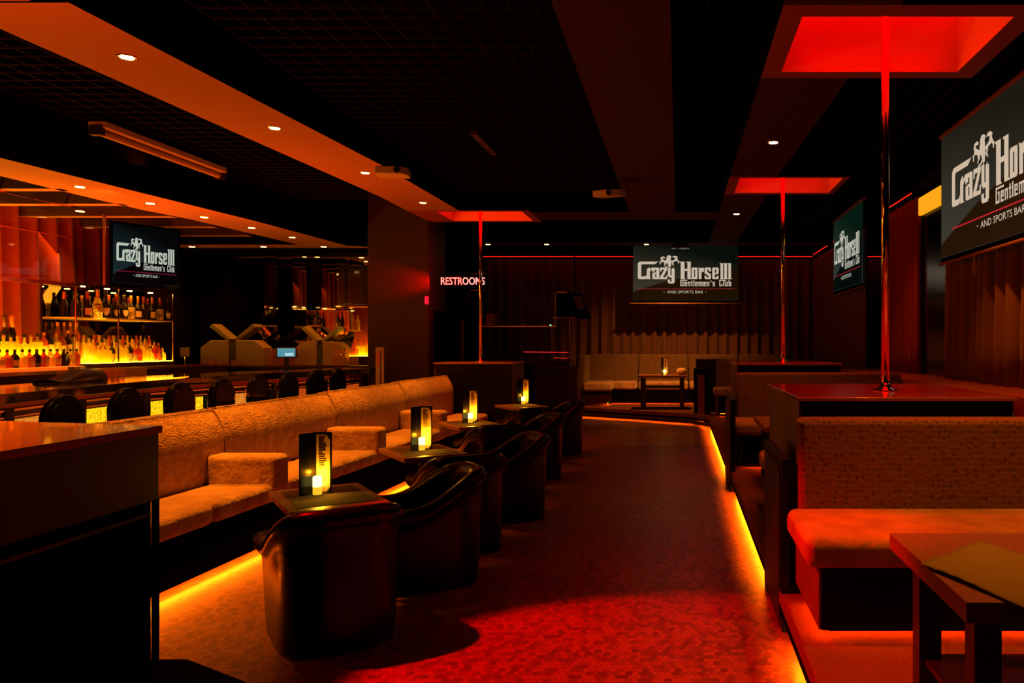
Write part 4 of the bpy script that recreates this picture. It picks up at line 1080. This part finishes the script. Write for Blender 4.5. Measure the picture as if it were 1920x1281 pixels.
for i in range(8):
    for j in range(3):
        if i or j: dup(g0, (-6.15-.09*j,8.2+.09*i+.03*(j%2),1.04), 0, 'stemmed glass among the crowded tray of glasses behind the bar')
# covered object on the bar
t = thing('napkin_caddy', 'dark curved covered caddy lying on the bar top', 'caddy', (-5.72,7.55,1.127))
mb = MB(); rows = []
for k in range(7):
    a = PI*k/6; rows.append([(.12*math.cos(a), y, .12*math.sin(a)*(1 if y > -.2 else .3)) for y in (-.32,-.2,0,.2,.3)])
mb.sheet(rows); mb.build('cover', 'black_panel', t, smooth=True, solid=.006); MB().box(-.12,-.3,0, .12,.3,.008).build('tray', 'dark_wood', t)

# back counter, registers, glasses
t = thing('back_counter', 'dark counter along the mirrored wall at the end of the bar', 'counter', (-6.4,12.85,0))
MB().box(-1.6,-.35,0, 1.55,.40,1.10).build('cabinet', 'black_lacquer', t); MB().box(-1.65,-.40,1.10, 1.6,.42,1.14).build('top', 'maroon_laminate', t)
def register(loc, label):
    t = thing('service_station', label, 'cash register', loc, 0, 'twin boxes with open book-like tops behind the bar')
    for s, nmq in ((-1,'housing'),(1,'housing')):
        prof = [(s*.06,0),(s*.50,0),(s*.50,.28),(s*.34,.40),(s*.06,.40)]
        mb = MB(); n = 5; mb.add([(x,-.14,z) for x,z in prof]+[(x,.14,z) for x,z in prof], [tuple(range(n)),tuple(range(2*n-1,n-1,-1))]+[(i,(i+1)%n,(i+1)%n+n,i+n) for i in range(n)])
        mb.build('housing', 'tan_panel', t, bevel=.006)
        mb = MB(); pr = [(s*.03,.42),(s*.32,.66),(s*.36,.61),(s*.09,.40)]
        n = 4; mb.add([(x,-.13,z) for x,z in pr]+[(x,.13,z) for x,z in pr], [tuple(range(n)),tuple(range(2*n-1,n-1,-1))]+[(i,(i+1)%n,(i+1)%n+n,i+n) for i in range(n)])
        mb.build('raised_lid', 'napkin_cloth', t, bevel=.004)
    MB().box(-.06,-.12,0, .06,.12,.34).build('centre_column', 'cap_black', t)
    MB().box(-.012,-.02,.34, .012,.02,.42).build('hinge', 'tan_panel', t)
    return t
register((-7.02,12.72,1.141), 'pale twin box with V-shaped raised lids, left of the blue display')
register((-5.75,12.95,1.141), 'dim twin box with V-shaped raised lids, right of the blue display').scale = (.82,.9,.95)
t = thing('touch_display', 'small tilted blue lit touch screen at the end of the bar', 'monitor', pt(537,661,11.9), math.radians(8))
MB().box(-.15,0,-.08, .15,.02,.08).build('casing', 'plastic_black', t, bevel=.005)
MB().box(-.125,-.003,-.065, .125,0,.062).build('display', 'blue_display', t)
MB().box(-.02,-.005,-.045, .10,-.003,-.012).build('display_window', 'white_display', t)
MB().box(-.03,.0,-.23, .03,.03,-.08).build('stand', 'plastic_black', t); MB().box(-.1,-.06,-.24, .1,.06,-.23).build('foot', 'plastic_black', t)
def tumbler(): 
    o = MB().lathe([(.03,0),(.036,.13)], n=12, close=False).build('tumbler', 'glass_ware', smooth=True)
    return o
tg = tumbler(); tag(tg, 'tall tumbler in the stack left of the blue display', 'glass', 'tumblers left of the blue display'); p = (-6.5,12.5); tg.location = (-6.38,12.56,1.141)
for i in range(5):
    for j in range(2):
        for k in range(2):
            if i+j+k == 0: continue
            q = tg.copy(); C.objects.link(q); q.location = (-6.38+.075*i,12.56+.08*j,1.141+.135*k)
for i in range(6):
    for k in range(2):
        q = tg.copy(); C.objects.link(q); q.location = (-5.42+.07*i,12.6,1.141+.135*k); q['label'] = 'tall tumbler in the stack right of the blue display'; q['group'] = 'tumblers right of the blue display'
for px, lb in ((398,'left'),(440,'right')):
    o = MB().lathe([(.045,0),(.055,.10)], n=14, close=False).build('candle_cup', 'glass_ware', smooth=True); o.location = (pt(px,675,12.4).x,12.4,1.141); tag(o, f'small orange-glowing glass cup, the {lb} of two before the twin box', 'cup', 'cups before the twin box')
o = tag(MB().box(-.07,0,0, .07,.01,.15).build('card_stand', 'tan_panel'), 'three-panel tan card standing at the left end of the back counter', 'card'); o.location = (pt(346,655,12.4).x,12.4,1.28)
mb = MB().lathe([(.006,0),(.006,.14)], n=8); o = mb.build('stem', 'chrome', o); o.location = (0,.005,-.14)
t = thing('television', 'black wall television beside the pillar at the bar end', 'television', pt(664,535,13.1))
MB().box(-.26,0,-.33, .26,.05,.33).build('casing', 'plastic_black', t, bevel=.01); MB().box(-.24,-.003,-.31, .24,0,.31).build('glass', 'smoked_glass', t)
# small lit shelf by the pillar, standing in for a reflection in the mirrors
t = thing('reflection_shelf', 'narrow lit bottle shelf beside the pillar, standing in for a mirror reflection', 'shelf', (-5.18,13.12,1.141))
MB().box(-.18,-.12,0, .2,.12,.14).build('base', 'maroon_laminate', t); MB().box(-.18,-.12,.14, .2,.12,.15).build('lit_shelf', 'shelf_glow', t)
MB().box(-.18,.11,.15, .2,.12,.95).build('back', 'curtain_red', t); MB().box(-.18,-.12,.55, -.05,.1,.56).build('upper_shelf', 'shelf_edge', t); MB().box(-.18,-.12,.93, .2,.12,.95).build('top', 'brass', t)
for k in range(5):
    put(['tall','square','square','tall','square'][k], ['glass_amber','glass_yellow','glass_yellow','glass_clear','glass_amber'][k], 'foil_gold', None, 'small glowing bottle on the narrow reflection stand-in shelf beside the pillar','glowing bottles on the narrow reflection stand-in shelf', .26,.034,(-5.30+.08*k,13.06,1.292))
for k in range(2):
    put('tall','glass_clear','foil_gold',None,'slim bottle on the upper ledge of the narrow reflection stand-in shelf','slim bottles on the reflection stand-in upper ledge',.25,.03,(-5.31+.08*k,13.06,1.702))
# long sign case by the pillar
t = thing('menu_case', 'narrow upright tan case with a dark slot standing against the pillar', 'case', pt(711,712,11.7))
MB().box(-.055,0,-t.location.z, .055,.05,.47).build('case_body', 'tan_panel', t, bevel=.005); MB().box(.015,-.004,-.45, .035,0,.43).build('slot', 'cap_black', t); MB().box(-.03,-.003,.2, .0,0,.4).build('red_strip', 'foil_red', t)

# ================================================================== NEON, DJ DESK
NY = 12.22
t = thing('neon_sign', 'red neon RESTROOMS sign hanging beside the pillar', 'sign', pt(868,527,NY))
p0 = pt(827,534,NY); p1 = pt(909,520,NY); cx = t.location
vsx, fsx = font_mesh('RESTROOMS')
wd = p1.x-p0.x; hh = p1.z-p0.z
def letters(txt): pass
widths = []
mbr, mbw = MB(), MB()
pale = [f for f in fsx]
for f in fsx:
    cxm = sum(vsx[i][0] for i in f)/len(f); dst = mbw if (cxm < .055 or cxm > .50) else mbr
    dst.add([(p0.x-cx.x+vsx[i][0]*wd, 0, p0.z-cx.z+vsx[i][1]*hh) for i in f], [tuple(range(len(f)))])
o = mbr.build('red_letters', 'neon', t, solid=.012); o = mbw.build('bright_letters', 'neon_pale', t, solid=.012)
MB().box(-.34,.02,-.085, .34,.03,.10).build('backing', 'black_paint', t)
MB().box(.12,0,.105, .36,.02,.115).build('hanging_rail', 'brass', t)
for x_ in (-.3,.3): MB().tube([(x_,.02,.10),(x_,.02,ZC-cx.z)], .004, 6).build('wire', 'black_paint', t)
area('neon_glow', (-3.30,NY-.03,2.44), (-.9,-.25,0), .25, .12, 5.0, (1,.0,.0))
spot('neon_wash', (-3.5,12.12,2.44), (-1.0,.30,0), 170, (1,0,0), 44, 1.0, .05)
o = tag(MB().box(-.025,0,-.06, .025,.03,.06).build('exit_light', 'red_signal'), 'small glowing red rectangle low on the pillar edge', 'light'); o.location = pt(799.5,563,12.25)
DY = 14.3
t = thing('equipment_desk', 'dark equipment desk with chrome frame and red edge lights behind the far pole', 'desk', (0,0,0))
a = pt(868,676,DY); b_ = pt(1068,676,DY)
MB().box(a.x,DY,0, b_.x,DY+.7,1.14).build('body', 'black_lacquer', t)
MB().box(a.x,DY,1.14, b_.x,DY+.7,1.17).build('desk_top', 'black_panel', t)
q = pt(982,660,DY); r_ = pt(1066,661,DY)
MB().tube([(q.x,DY-.02,q.z),(r_.x,DY-.02,r_.z)], .006, 6).build('red_edge_light', 'led_red_dim', t)
MB().tube([(pt(1040,671,DY).x,DY-.03,pt(1040,671,DY).z),(pt(1066,672,DY).x,DY-.03,pt(1066,672,DY).z)], .005, 6).build('red_edge_light', 'led_red_dim', t)
s0 = pt(893,612,DY); s1 = pt(1041,612,DY)
MB().box(s0.x,DY,s0.z-.01, s1.x,DY+.3,s0.z+.01).build('upper_shelf', 'satin_metal', t)
for px, ya, yb in ((868,598,678),(1035,612,662),(1041,550,612),(1068,596,672)):
    u, v = pt(px,ya,DY), pt(px,yb,DY); MB().tube([u,v], .008, 8).build('chrome_post', 'satin_metal', t)
u, v = pt(1037,596,DY), pt(1078,596,DY); MB().tube([u,v], .01, 8).build('cross_rail', 'satin_metal', t)
mb = MB()
for k in range(7):
    p = pt(875+k*14,668,DY-.12); mb.box(p.x-.05,p.y,p.z-.06, p.x+.05,p.y+.1,p.z+.02, rot=.3)
mb.build('control_faders', 'black_panel', t)
for (px,py,s,lb) in ((882,566,-1,'left'),(1075,572,1,'right')):
    p = pt(px,py,DY+.1)
    t = thing('speaker', f'black angled loudspeaker at the {lb} end of the equipment desk', 'speaker', p, 0, 'loudspeakers over the equipment desk')
    pr = [(-.17,-.2),(.17,-.2),(.17,.2),(-.02,.2)] if s < 0 else [(-.30,-.24),(.28,-.24),(.12,.22),(-.30,.22)]
    mb = MB(); n = 4; mb.add([(x,0,z) for x,z in pr]+[(x,.35,z) for x,z in pr], [tuple(range(n)),tuple(range(2*n-1,n-1,-1))]+[(i,(i+1)%n,(i+1)%n+n,i+n) for i in range(n)])
    mb.build('cabinet', 'black_paint', t, bevel=.01)
    mb = MB(); 
    if s < 0: mb.add([(-.17,-.01,-.2),(-.02,-.01,.2),(.015,-.01,.2),(-.12,-.01,-.2)], [(0,1,2,3)])
    else: mb.add([(.0,-.01,.16),(.14,-.01,.16),(.22,-.01,-.08),(.08,-.01,-.08)], [(0,1,2,3)])
    mb.build('grille', 'grille_dark', t, solid=.01)
    MB().box(-.30 if s > 0 else -.0,-.012,.20 if s < 0 else .22, -.12 if s > 0 else .17,.0,.215 if s < 0 else .235).build('top_edge', 'satin_metal', t)
    MB().box(-.01,.15,.2, .01,.17,ZC-p.z+.3).build('hanger', 'black_paint', t)
p = pt(922,602,DY); t = thing('amplifier_box', 'small tan faced electronic box on the chrome shelf', 'amplifier', (p.x,DY+.02,s0.z+.01), 0)
MB().box(-.12,0,0, .10,.25,.22).build('casing', 'plastic_black', t, bevel=.004); MB().box(-.10,-.006,.01, .02,0,.21).build('face_panel', 'tan_panel', t)
mb = MB(); mb.lathe([(.022,0),(.022,.006)], n=14); o = mb.build('dial', 'cap_black', t); o.location=(-.02,-.004,.08); o.rotation_euler=(PI/2,0,0); MB().box(-.07,-.01,.14, -.01,-.006,.19).build('vents', 'cap_black', t)
o = tag(MB().lathe([(.008,0),(.012,.03),(.006,.07),(.01,.09)], n=10).build('microphone', 'chrome'), 'tiny bright microphone standing mid-way on the chrome shelf', 'microphone'); o.location = (pt(980,612,DY).x,DY+.05,s0.z+.01)
o = tag(MB().box(-.012,0,0, .012,.02,.02).build('indicator_light', 'green_signal'), 'small green indicator light at the right end of the chrome shelf', 'light'); o.location = (pt(1032,610,DY).x,DY,s0.z+.011)
t = thing('side_panel_left', None, None) if False else None
t = thing('wooden_screen', 'plain dark wooden panel left of the equipment desk', 'panel', (pt(856,640,14.2).x,14.2,0)); MB().box(-.12,0,0, .10,.05,1.93).build('board', 'tan_wood', t, bevel=.004)
t = thing('low_cabinet', 'low dark cabinet between the equipment desk and the back banquette', 'cabinet', (pt(1040,700,13.7).x,13.7,0)); MB().box(-.35,0,0, .38,.5,1.05).build('body', 'maroon_laminate', t); MB().box(-.37,-.02,1.05, .40,.5,1.08).build('top', 'black_panel', t)
